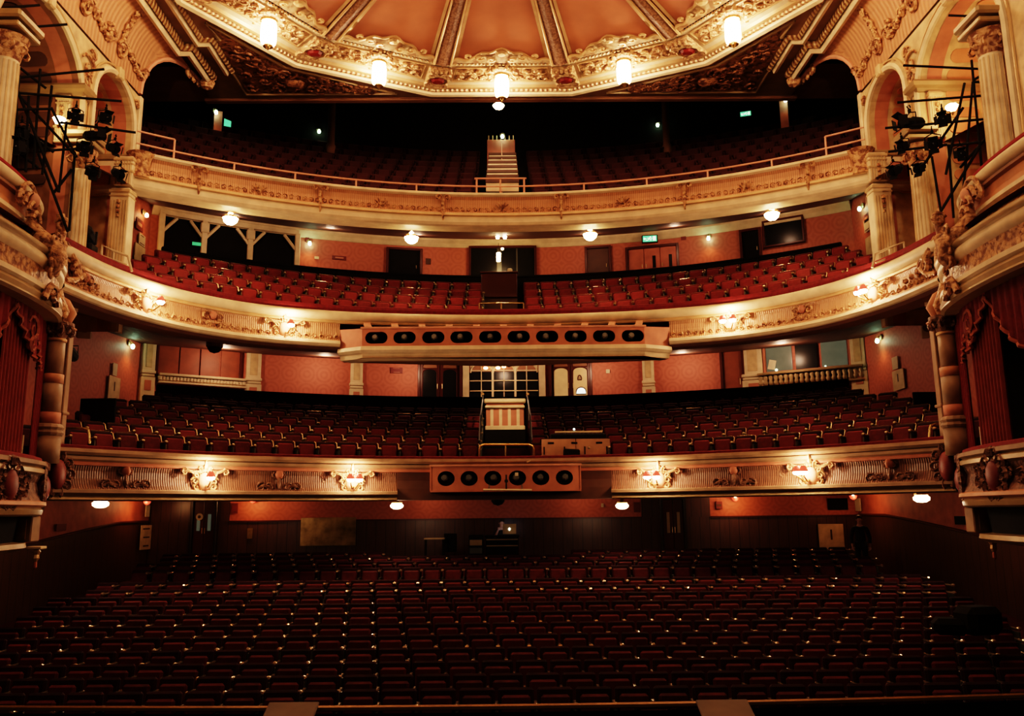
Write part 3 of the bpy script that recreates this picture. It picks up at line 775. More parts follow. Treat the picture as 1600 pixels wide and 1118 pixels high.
# ---- gallery front
g = thing('gallery_balcony', 'topmost curved balcony front of salmon plaster with a scroll band and painted lip', 'balcony front', (0, 22, 11))
g.location = (0, 0, 0)
strip(GA, [(-.30, 12.02), (.02, 12.06), (.08, 12.02), (.09, 11.97), (.03, 11.93)], 'top_moulding', 'cream', g)
strip(GA, [(.02, 11.93), (-.04, 11.86), (-.05, 11.72), (-.02, 11.58), (.05, 11.47), (.09, 11.43)], 'fluted_fascia', 'salmonflute', g)
strip(GA, [(.08, 11.44), (.13, 11.42), (.13, 11.36), (.07, 11.34)], 'bead_moulding', 'goldplain', g)
strip(GA, [(.07, 11.34), (.10, 11.28), (.12, 11.16), (.09, 11.09), (.0, 11.07), (-.5, 11.09)], 'lower_band', 'cream', g)
m_ = MB(); n = int(GA.len/.17)
for k in range(n):
    s_ = (k+.5)*GA.len/n; p, t, nn = GA.at(s_)
    m_.curl(GA.pos(s_, .05, 11.54), tuple(t), (0, -.1, 1), .075, .02, 1.2, 1 if k % 2 else -1, 7, 4)
m_.build('scroll_band', 'relief', g)
k = 0; s_ = GA.len/2-7*1.72
marks = [GA.find(px, 11.6) for px in (310, 500, 692, 877, 1070, 1263)]
for s_ in marks:               # brackets that divide the front
    m_ = MB(); t = V(GA.at(s_)[1])
    for side in (-1, 1): m_.curl(GA.pos(s_, .08, 11.88)+t*side*.12, tuple(t*side), (0, 0, 1), .09, .025, 1.1, 1, 9, 4)
    m_.tube([GA.pos(s_, d, z) for d, z in ((.10, 11.88), (.03, 11.75), (.03, 11.6), (.14, 11.42), (.14, 11.34), (.10, 11.2))], [.035, .05, .045, .05, .04, .02], 6)
    m_.ball(GA.pos(s_, .04, 11.68), .06, 6); m_.build('bracket', 'relief', g)
marks2 = [GA.find(px, 11.6) for px in (405, 596, 784, 973, 1165)]
m_ = MB()
for s_ in marks2:
    palmette(m_, GA, s_, 11.56, .24, .03, 5)
    m_.build('palmette', 'relief', g); m_ = MB()
for s_ in (.16, GA.len-.16):
    m_ = MB(); p, t, nn = GA.at(s_); yaw = math.atan2(t.y, t.x)
    m_.lathe([(.30, 11.36), (.26, 11.45), (.22, 11.6), (.26, 11.85), (.34, 12.0)], (p.x+nn.x*-.08, p.y+nn.y*-.08, 0), 12); m_.build('end_console', 'relief', g)

def railing(path, spans, z0, z1, pos_px, name, label, cat, m, r=.025, extra=None):
    t = thing(name, label, cat)
    for (a, b, z) in spans: MB().tube([path.pos(a+(b-a)*i/30, -.16, z) for i in range(31)], r, 6).build('rail', m, t)
    for s_, za, zb2 in pos_px: MB().tube([path.pos(s_, -.16, za), path.pos(s_, -.16, zb2)], r, 6).build('post', m, t)
    return t
gz = 12.05
zr = at(785, 291, 22.15).z
posts = [GA.find(px, gz) for px in (367, 462, 557, 651, 745, 819, 912, 1010, 1105, 1205)]
eL, eR = GA.find(273, gz), GA.find(1290, gz)
zt = at(785, 278, 22.15).z
railing(GA, [(.05, GA.len-.05, zr), (.05, eL, zr+.32), (eR, GA.len-.05, zr+.32)], 0, 0, [(s_, gz-.05, zr) for s_ in posts]+[(eL, gz-.05, zr+.32), (eR, gz-.05, zr+.32)],
        'safety_rail', 'pink painted metal rail along the top of the gallery front', 'railing', 'railpink')
t = thing('stair_guard', 'pink painted guard frame at the foot of the central gallery steps', 'railing')
for x0, x1 in ((745, 819),):
    a, b = GA.find(x0, gz), GA.find(x1, gz)
    MB().tube([GA.pos(a-.06, -.2, zt), GA.pos(b+.06, -.2, zt)], .028, 6).build('rail', 'railpink', t)
    for s_ in (a, (a+b)/2, b): MB().tube([GA.pos(s_, -.2, gz-.05), GA.pos(s_, -.2, zt)], .026, 6).build('post', 'railpink', t)
# ---- upper circle front
u = thing('upper_circle_balcony', 'middle curved balcony front with a broad white band under a red velvet ledge', 'balcony front')
strip(UC, [(-.45, 8.86), (-.05, 8.93), (.04, 8.90), (.07, 8.82), (.06, 8.73)], 'velvet_ledge', 'velvet', u)
strip(UC, [(.05, 8.74), (.12, 8.72), (.17, 8.66), (.17, 8.58), (.12, 8.50), (.06, 8.48)], 'white_band', 'cream', u, smooth=True)
strip(UC, [(.06, 8.48), (.09, 8.44), (.07, 8.40), (.02, 8.39)], 'upper_fillet', 'goldplain', u)
bx0, bx1 = UC.find(531, 8.2), UC.find(1046, 8.2)
fprof = [(.02, 8.39), (-.01, 8.30), (.01, 8.16), (.06, 8.02), (.13, 7.92), (.16, 7.88)]
strip(UC, fprof, 'reeded_fascia', 'goldflute', u, 0, bx0); strip(UC, fprof, 'reeded_fascia', 'goldflute', u, bx1, UC.len)
for a, b in ((0, bx0), (bx1, UC.len)):
    strip(UC, [(.15, 7.89), (.22, 7.86), (.23, 7.80), (.18, 7.74), (.12, 7.72)], 'lower_lip', 'cream', u, a, b)
    strip(UC, [(.13, 7.72), (.05, 7.66), (-.5, 7.68)], 'under_lip', 'soffit', u, a, b)
    m_ = MB(); n = int((b-a)/.2)
    for k in range(n):
        s_ = a+(k+.5)*(b-a)/n; p, t, nn = UC.at(s_)
        m_.curl(UC.pos(s_, .11, 7.99), tuple(t), (0, 0, 1), .075, .022, 1.1, 1 if k % 2 else -1, 7, 4)
        if k % 2 == 0: m_.tube([UC.pos(s_, .08, 8.02), UC.pos(s_, .10, 8.14)], [.03, .008], 4)
    m_.build('acanthus_band', 'relief', u)
for px in (331, 1255, 130, 1447):
    s_ = UC.find(px, 8.15); m_ = MB(); t = V(UC.at(s_)[1])
    for k in (-1, 1):
        m_.curl(UC.pos(s_, .05, 8.22)+t*k*.17, tuple(t*k), (0, 0, 1), .13, .028, 1.2, 1, 10, 4)
        m_.curl(UC.pos(s_, .10, 8.02)+t*k*.13, tuple(t*k), (0, 0, -1), .10, .025, 1.2, 1, 9, 4)
    ro = m_.build('rosette', 'relief', u)
    MB().ball(UC.pos(s_, .04, 8.26), .11, 8, (1, .6, 1)).build('boss', 'pink', ro, True)
for s_ in (.1, UC.len-.1):     # console scroll where the front dies into the boxes
    sg = 1 if s_ < 1 else -1
    m_ = MB(); t = V(UC.at(s_)[1])
    m_.tube([UC.pos(s_+sg*d, .1, z) for d, z in ((0, 8.75), (.35, 8.45), (.5, 8.2), (.35, 8.05), (.1, 8.0))], [.05, .09, .11, .08, .05], 8)
    m_.curl(UC.pos(s_+sg*.45, .14, 8.25), tuple(t), (0, 0, 1), .2, .05, 1.3, 1, 12, 5)
    for k in range(5): m_.ball(UC.pos(s_+sg*(.3+.22*k), .1, 8.3-.04*k), .07, 6)
    m_.build('end_scroll', 'relief', u)
# brass rail on the upper circle ledge
zb_ = at(785, 484.5, 22.6).z
c0, c1 = UC.find(749, 8.9), UC.find(818, 8.9)
pst = [(UC.len*(k+.5)/26, 8.88, zb_) for k in range(26)]
railing(UC, [(2.2, UC.len-2.2, zb_)], 0, 0, [q for q in pst if 2.2 < q[0] < UC.len-2.2], 'ledge_rail', 'thin brass rail fixed along the velvet ledge of the upper circle', 'railing', 'brass', .018)
t = thing('aisle_guard', 'brass guard rail in front of the central upper circle aisle', 'railing')
zt = at(785, 468, 22.55).z
MB().tube([UC.pos(c0, -.2, zt), UC.pos(c1, -.2, zt)], .02, 6).build('rail', 'brass', t)
for s_ in (c0, (c0+c1)/2, c1): MB().tube([UC.pos(s_, -.2, 8.85), UC.pos(s_, -.2, zt)], .02, 6).build('post', 'brass', t)
# ---- dress circle front
d = thing('dress_circle_balcony', 'lowest long balcony front of dim reeded plaster with rosettes and double mouldings', 'balcony front')
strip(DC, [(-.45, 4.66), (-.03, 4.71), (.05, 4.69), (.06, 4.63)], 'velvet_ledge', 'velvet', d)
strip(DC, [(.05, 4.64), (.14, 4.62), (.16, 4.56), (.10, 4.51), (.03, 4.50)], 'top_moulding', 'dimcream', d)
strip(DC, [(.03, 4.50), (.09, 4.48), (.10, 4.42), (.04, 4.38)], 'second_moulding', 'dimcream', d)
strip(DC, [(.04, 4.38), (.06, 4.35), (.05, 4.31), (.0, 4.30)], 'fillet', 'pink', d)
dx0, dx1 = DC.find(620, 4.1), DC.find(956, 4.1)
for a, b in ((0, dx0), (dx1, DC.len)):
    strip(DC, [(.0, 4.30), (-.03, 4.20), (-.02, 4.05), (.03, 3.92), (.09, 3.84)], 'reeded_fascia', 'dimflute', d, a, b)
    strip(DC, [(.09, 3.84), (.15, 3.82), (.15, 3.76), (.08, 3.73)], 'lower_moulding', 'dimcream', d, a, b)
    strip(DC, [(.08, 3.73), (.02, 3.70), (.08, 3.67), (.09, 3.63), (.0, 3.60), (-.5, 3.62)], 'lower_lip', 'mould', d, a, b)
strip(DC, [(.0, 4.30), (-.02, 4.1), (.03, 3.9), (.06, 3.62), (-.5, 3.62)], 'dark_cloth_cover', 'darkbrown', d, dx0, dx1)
for px in (195, 435, 1148, 1392):
    s_ = DC.find(px, 4.05); t = V(DC.at(s_)[1])
    m_ = MB()
    for k in (-1, 1):
        m_.curl(DC.pos(s_, .0, 4.2)+t*k*.07, tuple(t*k), (0, 0, 1), .10, .025, 1.2, 1, 9, 4)
        m_.curl(DC.pos(s_, .06, 3.92)+t*k*.42, tuple(t*k), (0, 0, 1), .13, .03, 1.3, 1, 10, 4)
        m_.curl(DC.pos(s_, .06, 3.93)+t*k*.22, tuple(t*k), (0, 0, 1), .10, .028, 1.3, -1, 10, 4)
        m_.tube([DC.pos(s_, .05, 3.9)+t*k*.1, DC.pos(s_, .07, 3.96)+t*k*.35, DC.pos(s_, .05, 3.88)+t*k*.6], [.03, .04, .015], 5)
    m_.tube([DC.pos(s_, .03, 4.15), DC.pos(s_, .06, 4.0), DC.pos(s_, .08, 3.88)], [.03, .05, .03], 6)
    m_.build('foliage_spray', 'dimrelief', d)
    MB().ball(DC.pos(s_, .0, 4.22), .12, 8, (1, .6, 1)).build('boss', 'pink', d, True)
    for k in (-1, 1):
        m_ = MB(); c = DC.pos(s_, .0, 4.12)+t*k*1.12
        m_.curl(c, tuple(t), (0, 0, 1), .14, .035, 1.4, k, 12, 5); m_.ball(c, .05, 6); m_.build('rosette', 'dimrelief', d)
for s_, sg in ((.12, 1), (DC.len-.12, -1)):
    m_ = MB(); c = DC.pos(s_, .12, 4.1)
    for k in range(10):
        a = 2*PI*k/10; m_.curl(c+V(DC.at(s_)[1])*math.cos(a)*.24+V((0, 0, math.sin(a)*.36)), tuple(V(DC.at(s_)[1])*math.cos(a)), (0, 0, 1), .12, .035, 1.2, 1, 9, 4)
    e_ = m_.build('end_cartouche', 'dimrelief', d)
    MB().ball(c, .25, 12, (.5, .8, 1.2)).build('red_shield', 'signred', e_, True)

# ---- projecting housings for stage lights, with rows of openings
def housing(name, label, Yf, xw, xs, z0, z1, n, ports, pw, ph, round_, path, deep, m):
    t = thing(name, label, 'lighting box')
    # front board with the openings cut: built as strips around each hole
    fb = MB(); k = 20
    X = [-xw, *[(a+b)/2 for a, b in zip(ports, ports[1:])], xw]
    zc = (z0+z1)/2
    for i, px_ in enumerate(ports):
        a, b = X[i], X[i+1]; hole = []
        for j in range(k):
            q = 2*PI*j/k; e = (pw-ph if not round_ else 0)
            hx = (math.copysign(e, math.cos(q))+ph*math.cos(q)) if not round_ else pw*math.cos(q)
            hole.append((px_+hx, zc+ph*math.sin(q)))
        outp = []
        for j in range(k):
            q = 2*PI*j/k; cx, sz = math.cos(q), math.sin(q)
            hx = (b-px_) if cx > 0 else (px_-a); hz = (z1-z0)/2
            s1 = min(hx/abs(cx) if abs(cx) > 1e-6 else 9e9, hz/abs(sz) if abs(sz) > 1e-6 else 9e9)
            outp.append((px_+cx*s1, zc+sz*s1))
        for ch in ((b, z1), (a, z1), (a, z0), (b, z0)):   # snap nearest rim point to each corner
            j = min(range(k), key=lambda j: (outp[j][0]-ch[0])**2+(outp[j][1]-ch[1])**2); outp[j] = ch
        for j in range(k):
            j2 = (j+1) % k
            fb.poly([(hole[j][0], Yf, hole[j][1]), (hole[j2][0], Yf, hole[j2][1]), (outp[j2][0], Yf, outp[j2][1]), (outp[j][0], Yf, outp[j][1])])
            fb.poly([(hole[j][0], Yf, hole[j][1]), (hole[j2][0], Yf, hole[j2][1]), (hole[j2][0], Yf+.06, hole[j2][1]), (hole[j][0], Yf+.06, hole[j][1])])
    fb.build('front_board', m, t)
    for i, px_ in enumerate(ports):
        b = MB(); b.box((px_, Yf+.35, zc), (pw*2+.1, .5, ph*2+.08)); b.v = b.v
        bb = b.build('opening', 'void', t)
        # open-fronted dark chamber: drop the front face
        me = bb.data
        import bmesh as _b
        bm_ = _b.new(); bm_.from_mesh(me); fs = [f for f in bm_.faces if abs(f.normal.y) > .9 and f.calc_center_median().y < Yf+.15]
        _b.ops.delete(bm_, geom=fs, context='FACES'); bm_.to_mesh(me); bm_.free()
        c = MB(); c.lathe([(.05, 0), (.085, .05), (.085, .22), (.06, .26)], (px_-.04+.03*((i*7) % 3), Yf+.24, zc-.02), 8, RX(PI/2-.2)); c.build('lamp_unit', 'steel', t)
    return t
pxs = [588, 632, 677, 721, 766, 810.5, 855, 899.5, 944, 989]
YF = 21.78
zA, zB = at(787, 540, YF).z, at(787, 511.5, YF).z
px = [at(q, 524, YF).x for q in pxs]
t = housing('followspot_housing', 'long pink box on the middle balcony front with ten oval openings', YF, (at(1006, 524, YF).x-at(565, 524, YF).x)/2, 0, zA, zB, 10, px, .30, .165, False, UC, .8, 'pink')
xl, xr = at(566, 524, YF).x, at(1007, 524, YF).x
for k, (xx, pp) in enumerate(((xl, bx0), (xr, bx1))):
    q = UC.pos(pp, .05, 0)
    MB().poly([(xx, YF, zA), (xx, YF, zB), (q.x, q.y, zB+.05), (q.x, q.y, zA)]).build('splay_cheek', 'pink', t)
qa, qb = UC.pos(bx0, .05, 0), UC.pos(bx1, .05, 0)
prof = [(0, zA+.02), (.07, zA), (.09, zA-.10), (.03, zA-.16), (-.02, zA-.18), (-.06, zA-.30), (-.5, zA-.30)]
MB().sweep([(qa.x, qa.y), (xl, YF), (xr, YF), (qb.x, qb.y)], prof).build('bottom_cornice', 'cream', t)
MB().poly([(qa.x, qa.y+.3, zA-.3), (xl, YF, zA-.3), (xr, YF, zA-.3), (qb.x, qb.y+.3, zA-.3), (0, 23.4, zA-.28)]).build('underside', 'brown', t)
top = MB(); top.box(((xl+xr)/2, YF+.06, zB+.02), (xr-xl+.1, .16, .05)); top.build('top_rail', 'pinkpale', t)
for k in range(11):
    x = xl+.15+(xr-xl-.3)*k/10; s_ = UC.find(proj((x*1.03, 22.2, 8.4))[0], 8.4); q = UC.pos(s_, .05, 8.43)
    MB().prism([(x-.09, YF+.05, zB), (x+.09, YF+.05, zB), (q.x+.09, q.y, q.z-.02), (q.x-.09, q.y, q.z-.02)], (0, 0, .06)).build('strut', 'pinkpale', t)
YF2 = 20.82
zA2, zB2 = at(790, 765, YF2).z, at(790, 728, YF2).z
px2 = [at(q, 745, YF2).x for q in (697, 733, 770, 808.5, 845, 882)]
xl2, xr2 = at(673, 745, YF2).x, at(907, 745, YF2).x
t = housing('lighting_box', 'short pink box on the lowest balcony front with six round openings', YF2, (xr2-xl2)/2, 0, zA2, zB2, 6, px2, .215, .185, True, DC, .4, 'pink')
for xx in (xl2, xr2): MB().box((xx, YF2+.17, (zA2+zB2)/2), (.03, .36, zB2-zA2)).build('end_board', 'pink', t)
MB().box(((xl2+xr2)/2, YF2+.17, zB2+.03), (xr2-xl2+.06, .42, .05)).build('top_board', 'pinkpale', t)
MB().box(((xl2+xr2)/2, YF2+.17, zA2-.02), (xr2-xl2+.02, .38, .04)).build('bottom_board', 'pink', t)
MB().box((px2[3]-.02, YF2-.02, (zA2+zB2)/2+.09), (.085, .01, .085)).build('paper_note', 'paper', t)
t = thing('pipe_batten', 'short pale metal pipe hung under the box with round openings', 'pipe')
a, b = at(755, 765, YF2-.15), at(831, 765.5, YF2-.15)
MB().tube([a, b], .028, 8).build('pipe', 'cream', t)
for q in (.12, .47, .8):
    p = a.lerp(b, q); MB().tube([p, p+V((0, .1, .10)), p+V((0, .14, .14))], .016, 5).build('hook_clamp', 'steel', t)
p = at(791, 748, YF2-.05)
m_ = MB(); m_.tube([p+V((0, 0, .1)), p+V((0, -.05, 0)), p+V((0, -.1, -.25))], .02, 5); m_.ball(p+V((0, -.02, -.05)), .05, 6)
tag(m_.build('small_bracket', 'black'), 'small black bracket between the third and fourth round openings', 'bracket')

# ---- gilded sconces on the two lower fronts
def sconce(path, px, z, label, arms, tilt, group):
    s_ = path.find(px, z, .1); c, tt, nn = path.at(s_); yaw = math.atan2(tt.y, tt.x)
    t = thing('wall_sconce', label, 'sconce', path.pos(s_, .06, z), yaw, group)   # local x along front, -y out to stage
    m_ = MB(); k = 0
    for i in range(12):
        a = 2*PI*i/12; m_.curl((math.cos(a)*.22, -.02, math.sin(a)*.26-.04), (math.cos(a), 0, math.sin(a)*.2), (0, 0, 1), .10, .03, 1.2, 1 if i % 2 else -1, 8, 4)
    for sg in (-1, 1):
        m_.tube([(sg*.18, -.02, .12), (sg*.42, -.03, .20), (sg*.55, -.02, .14)], [.035, .03, .01], 5)
        m_.tube([(sg*.15, -.02, -.22), (sg*.36, -.05, -.30), (sg*.45, -.03, -.24)], [.035, .03, .01], 5)
        m_.curl((sg*.46, -.03, .16), (sg, 0, 0), (0, 0, 1), .09, .025, 1.2, 1, 8, 4)
    m_.tube([(0, -.02, .25), (0, -.06, .38), (0, -.03, .47)], [.05, .035, .008], 5)
    m_.build('gilt_cartouche', 'gold', t)
    MB().ball((0, -.02, -.05), .18, 10, (1, .5, 1.15)).build('shield', 'pinkpale', t, True)
    l = bpy.data.lights.new('sconce_upglow', 'POINT'); l.energy = 46; l.color = (1., .62, .36); l.shadow_soft_size = .05; lo = bpy.data.objects.new('sconce_upglow', l); COL.objects.link(lo); lo.parent = t; lo.location = (sum(arms)/len(arms), -.27, .27)
    for a in arms:
        m_ = MB(); m_.tube([(0, -.05, -.12), (a*.5, -.2, -.17), (a, -.34, -.06), (a, -.34, .02)], [.02, .018, .015, .015], 6); ar = m_.build('arm', 'brass', t)
        m_ = MB(); m_.lathe([(.105, .01), (.085, .07), (.045, .14)], (a, -.34, .03), 10); m_.build('red_shade', 'shade', ar)
        m_ = MB(); m_.lathe([(.001, -.055), (.07, -.04), (.095, 0), (.08, .03), (.001, .04)], (a, -.34, .02), 10); m_.build('lit_bulb', 'sconce_glow', ar, True)
    return t
GUC, GDC = 'gilt sconces on the middle balcony front', 'gilt sconces on the lowest balcony front'
sconce(UC, 229, 8.16, 'single-lamp gilt sconce on the middle balcony front, nearest the left boxes', (.12,), 0, GUC)
sconce(UC, 445, 8.16, 'gilt sconce on the middle balcony front, left of the oval-port box', (.10,), 0, GUC)
sconce(UC, 1141, 8.16, 'twin-lamp gilt sconce on the middle balcony front, right of the oval-port box', (-.13, .13), 0, GUC)
sconce(UC, 1364, 8.16, 'gilt sconce on the middle balcony front, nearest the right boxes', (-.14, .04), 0, GUC)
sconce(DC, 321, 4.08, 'single-lamp red-shaded sconce on the lowest front, nearest the left boxes', (.0,), 0, GDC)
sconce(DC, 551, 4.08, 'twin red-shaded sconce on the lowest front, left of the round-port box', (-.1, .1), 0, GDC)
sconce(DC, 1029, 4.08, 'twin red-shaded sconce on the lowest front, right of the round-port box', (-.22, .0), 0, GDC)
sconce(DC, 1266, 4.08, 'twin red-shaded sconce on the lowest front, nearest the right boxes', (-.17, -.02), 0, GDC)

# ================================================================== BOX TOWERS at the ends of the circles
def tower(sx, nm):
    half = [(8.92, 15.85), (8.72, 15.55), (8.52, 15.1), (8.38, 14.5), (8.28, 13.8), (8.24, 13.0), (8.26, 12.2), (8.36, 11.4), (8.5, 10.9)]
    pts = smoothpts([(sx*x, y) for x, y in half], 4)
    if sx < 0: pts = pts[::-1]            # left: travel away from the stage -> normal to the centre
    P = Path(pts)
    if P.at(P.len/2)[2].x*sx > 0: P = Path(pts[::-1])
    near = (lambda s_: s_) if (V(P.p[0]).y > 14) else (lambda s_: P.len-s_)   # distance measured from the circle end
    # --- upper box
    t = thing('upper_box', 'ornate upper box front swelling out beside the %s end of the middle balcony' % nm, 'theatre box')
    def lean(d, z): return d-.36*min(1, max(0, (z-7.95)/.55))      # the front swells towards its foot
    def st(prof, name, m, smooth=False): return MB().sweep([tuple(q[:2]) for q in P.p], [(lean(a, b), b) for a, b in prof]).build(name, m, t, smooth)
    st([(-.5, 9.33), (-.08, 9.40), (.02, 9.37), (.05, 9.30), (.03, 9.25)], 'velvet_ledge', 'velvet')
    st([(.02, 9.26), (.10, 9.24), (.14, 9.17), (.10, 9.07), (.02, 9.04)], 'white_band', 'cream', True)
    st([(.02, 9.04), (.06, 9.02), (.07, 8.96), (.0, 8.93)], 'dark_fillet', 'brown')
    st([(.0, 8.93), (-.02, 8.8), (.02, 8.66)], 'upper_fascia', 'salmon')
    st([(.02, 8.66), (.08, 8.64), (.09, 8.56), (.03, 8.52)], 'middle_moulding', 'cream')
    st([(.03, 8.52), (.06, 8.35), (.10, 8.12)], 'relief_panel', 'relief')
    st([(.10, 8.12), (.20, 8.10), (.27, 8.02), (.27, 7.94), (.20, 7.88)], 'roll_moulding', 'mould', True)
    st([(.20, 7.88), (.24, 7.80), (.22, 7.70), (.16, 7.66)], 'under_roll', 'cream', True)
    st([(.16, 7.66), (.14, 7.5), (.16, 7.36)], 'lower_frieze', 'relief')
    st([(.16, 7.36), (.24, 7.33), (.25, 7.24), (.20, 7.20)], 'canopy_moulding', 'cream')
    st([(.20, 7.20), (.26, 7.12), (.24, 7.04), (.26, 7.0), (.20, 6.96), (-.6, 6.98)], 'canopy_lip', 'mould')
    # cartouches, shells and consoles
    for q, z, r in ((1.55, 8.92, .36), (4.3, 8.95, .4)):
        s_ = near(q); c = P.pos(s_, lean(.14, z), z); tt = V(P.at(s_)[1]); nn = V(P.at(s_)[2])
        m_ = MB()
        for k in range(4):
            rr = r*(1-.18*k); m_.tube([c+nn*.05*k+tt*rr*math.cos(PI*i/10)+V((0, 0, rr*.9*math.sin(PI*i/10)-.12*k)) for i in range(11)], .045, 5)
        for k in (-1, 1): m_.curl(c+tt*k*r*.95+V((0, 0, -.08)), tuple(tt*k), (0, 0, 1), .16, .05, 1.3, 1, 11, 5)
        for k in range(6): m_.ball(c+nn*.06+V((0, 0, -.25-.13*k))+tt*.06*math.sin(k*2), .12-.012*k, 6)
        m_.build('shell_cartouche', 'relief', t)
        MB().ball(c+nn*.05+V((0, 0, .02)), r*.42, 10, (1, .6, 1)).build('cartouche_boss', 'pinkpale', t, True)
        m_ = MB()
        m_.tube([P.pos(s_, lean(d_, z_), z_) for d_, z_ in ((.16, 8.55), (.2, 8.3), (.34, 8.0), (.3, 7.75), (.22, 7.6))], [.10, .15, .2, .17, .1], 8)
        for k in range(8): m_.curl(P.pos(s_, .3, 8.25-.1*k)+tt*.1*(-1)**k, tuple(tt), (0, 0, 1), .13, .035, 1.2, (-1)**k, 9, 4)
        m_.build('foliage_console', 'relief', t, True)
        m_ = MB(); m_.tube([P.pos(s_+.12*i-.3, .3, 7.05+.32*math.sin(PI*i/5)) for i in range(6)], .06, 6); m_.curl(P.pos(s_, .34, 7.2), tuple(tt), (0, 0, 1), .17, .05, 1.4, 1, 12, 5)
        m_.build('canopy_keystone', 'relief', t)
    # vertical scroll strip at the joint with the circle, console below it
    m_ = MB(); x0 = sx*8.86
    m_.tube([(x0-sx*d_, 15.95, z) for d_, z in ((.0, 9.25), (.05, 9.0), (.02, 8.7), (.08, 8.4), (.10, 8.1), (.04, 7.8), (.10, 7.5), (.2, 7.25), (.14, 7.02), (.0, 6.95))], [.08, .11, .10, .12, .13, .10, .13, .15, .12, .07], 8)
    for z, r in ((9.0, .16), (8.55, .14), (8.05, .17), (7.35, .2)): m_.curl((x0-sx*.1, 15.85, z), (-sx, 0, 0), (0, 0, 1), r, .045, 1.3, 1, 12, 5)
    m_.build('scroll_strip', 'relief', t, True)
    m_ = MB(); m_.tube([(x0-sx*d_, 16.12, z) for d_, z in ((.0, 7.6), (.14, 7.45), (.24, 7.25), (.18, 7.08), (.02, 7.0))], [.06, .13, .16, .12, .06], 8); m_.box((x0-sx*.08, 16.1, 6.96), (.5, .5, .06), bev=.02); m_.build('console', 'salmon', t, True)
    # floor and rear wall of the box, so that it is a room
    MB().poly([(*P.p[0][:2], 8.3)]+[(q.x, q.y, 8.3) for q in P.p[1:]]+[(sx*10.6, 10.8, 8.3), (sx*10.6, 15.9, 8.3)]).build('box_floor', 'carpet', t)
    # --- lower box
    t2 = thing('lower_box', 'ornate lower box front below the curtained opening, %s of the stage' % nm, 'theatre box')
    def s2(prof, name, m, off=0., smooth=False): return MB().sweep([tuple(q[:2]) for q in P.p], [(a+off, b) for a, b in prof]).build(name, m, t2, smooth)
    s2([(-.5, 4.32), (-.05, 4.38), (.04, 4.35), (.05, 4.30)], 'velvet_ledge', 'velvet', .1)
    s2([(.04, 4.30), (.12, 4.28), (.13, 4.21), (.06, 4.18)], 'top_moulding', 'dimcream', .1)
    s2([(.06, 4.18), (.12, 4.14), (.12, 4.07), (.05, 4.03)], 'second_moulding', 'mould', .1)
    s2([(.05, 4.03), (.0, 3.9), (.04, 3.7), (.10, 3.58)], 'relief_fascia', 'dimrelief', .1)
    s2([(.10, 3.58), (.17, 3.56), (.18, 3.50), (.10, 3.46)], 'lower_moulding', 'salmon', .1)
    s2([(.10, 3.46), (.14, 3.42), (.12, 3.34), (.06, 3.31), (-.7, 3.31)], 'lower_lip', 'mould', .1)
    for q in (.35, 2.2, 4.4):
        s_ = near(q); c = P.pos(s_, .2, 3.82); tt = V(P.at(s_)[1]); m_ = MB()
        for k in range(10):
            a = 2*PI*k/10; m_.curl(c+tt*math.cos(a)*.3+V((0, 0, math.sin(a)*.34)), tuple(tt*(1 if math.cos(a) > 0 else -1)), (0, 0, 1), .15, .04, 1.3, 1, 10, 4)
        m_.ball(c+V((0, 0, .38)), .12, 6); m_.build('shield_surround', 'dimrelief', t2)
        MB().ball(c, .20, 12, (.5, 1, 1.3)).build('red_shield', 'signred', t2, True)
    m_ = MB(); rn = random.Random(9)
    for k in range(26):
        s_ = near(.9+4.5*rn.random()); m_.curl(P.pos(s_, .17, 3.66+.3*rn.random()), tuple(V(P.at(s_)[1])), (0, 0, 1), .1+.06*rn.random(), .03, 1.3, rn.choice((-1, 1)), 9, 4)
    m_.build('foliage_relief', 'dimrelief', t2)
    # dark stall box underneath, with a moulded sill and a little end pier
    m_ = MB(); m_.sweep([tuple(q[:2]) for q in P.p], [(-.15, 3.31), (-.2, 2.85)]); m_.build('dark_panelling', 'black', t2)
    m_ = MB(); m_.sweep([tuple(q[:2]) for q in P.p], [(-.2, 2.86), (.0, 2.84), (.02, 2.76), (-.08, 2.70), (-.6, 2.70)]); m_.build('sill_moulding', 'mould', t2)
    e = P.pos(near(.25), 0, 0); m_ = MB(); m_.box((e.x, e.y, 3.08), (.34, .3, .46), bev=.02); m_.box((e.x-sx*.0, e.y-.16, 3.08), (.16, .03, .36)); m_.build('end_pier', 'dimcream', t2)
    # --- column between box and circle
    c = thing('box_column', 'banded cream and rose column at the %s end of the lowest balcony' % nm, 'column', (sx*8.72, 15.95, 4.6))
    X, Y = 0, 0
    def drum(z0, z1, r, m, name): MB().lathe([(r, z0), (r, z1)], (0, 0, 0), 14).build(name, m, c, True)
    drum(-.3, .22, .24, 'dimcream', 'plinth')
    MB().lathe([(.25, .22), (.28, .27), (.25, .32), (.28, .37), (.25, .42), (.22, .44)], n=14).build('base_moulding', 'dimcream', c)
    drum(.44, .66, .20, 'pink', 'rose_band'); drum(.66, 1.22, .19, 'dimcream', 'lower_drum'); drum(1.22, 1.4, .195, 'salmon', 'middle_band')
    drum(1.4, 2.05, .17, 'dimcream', 'upper_drum'); drum(2.05, 2.1, .19, 'goldplain', 'neck_ring')
    m_ = MB(); m_.lathe([(.16, 2.1), (.2, 2.2), (.3, 2.36), (.3, 2.42)], n=12)
    for k in range(8):
        a = 2*PI*k/8; m_.curl((math.cos(a)*.24, math.sin(a)*.24, 2.25), (math.cos(a), math.sin(a), 0), (0, 0, 1), .11, .03, 1.2, 1, 9, 4)
    m_.build('capital', 'dimrelief', c)
    f = thing('box_pilaster', 'flat cream pilaster with red insets behind the %s box column' % nm, 'pilaster', (sx*8.95, 16.55, 4.6))
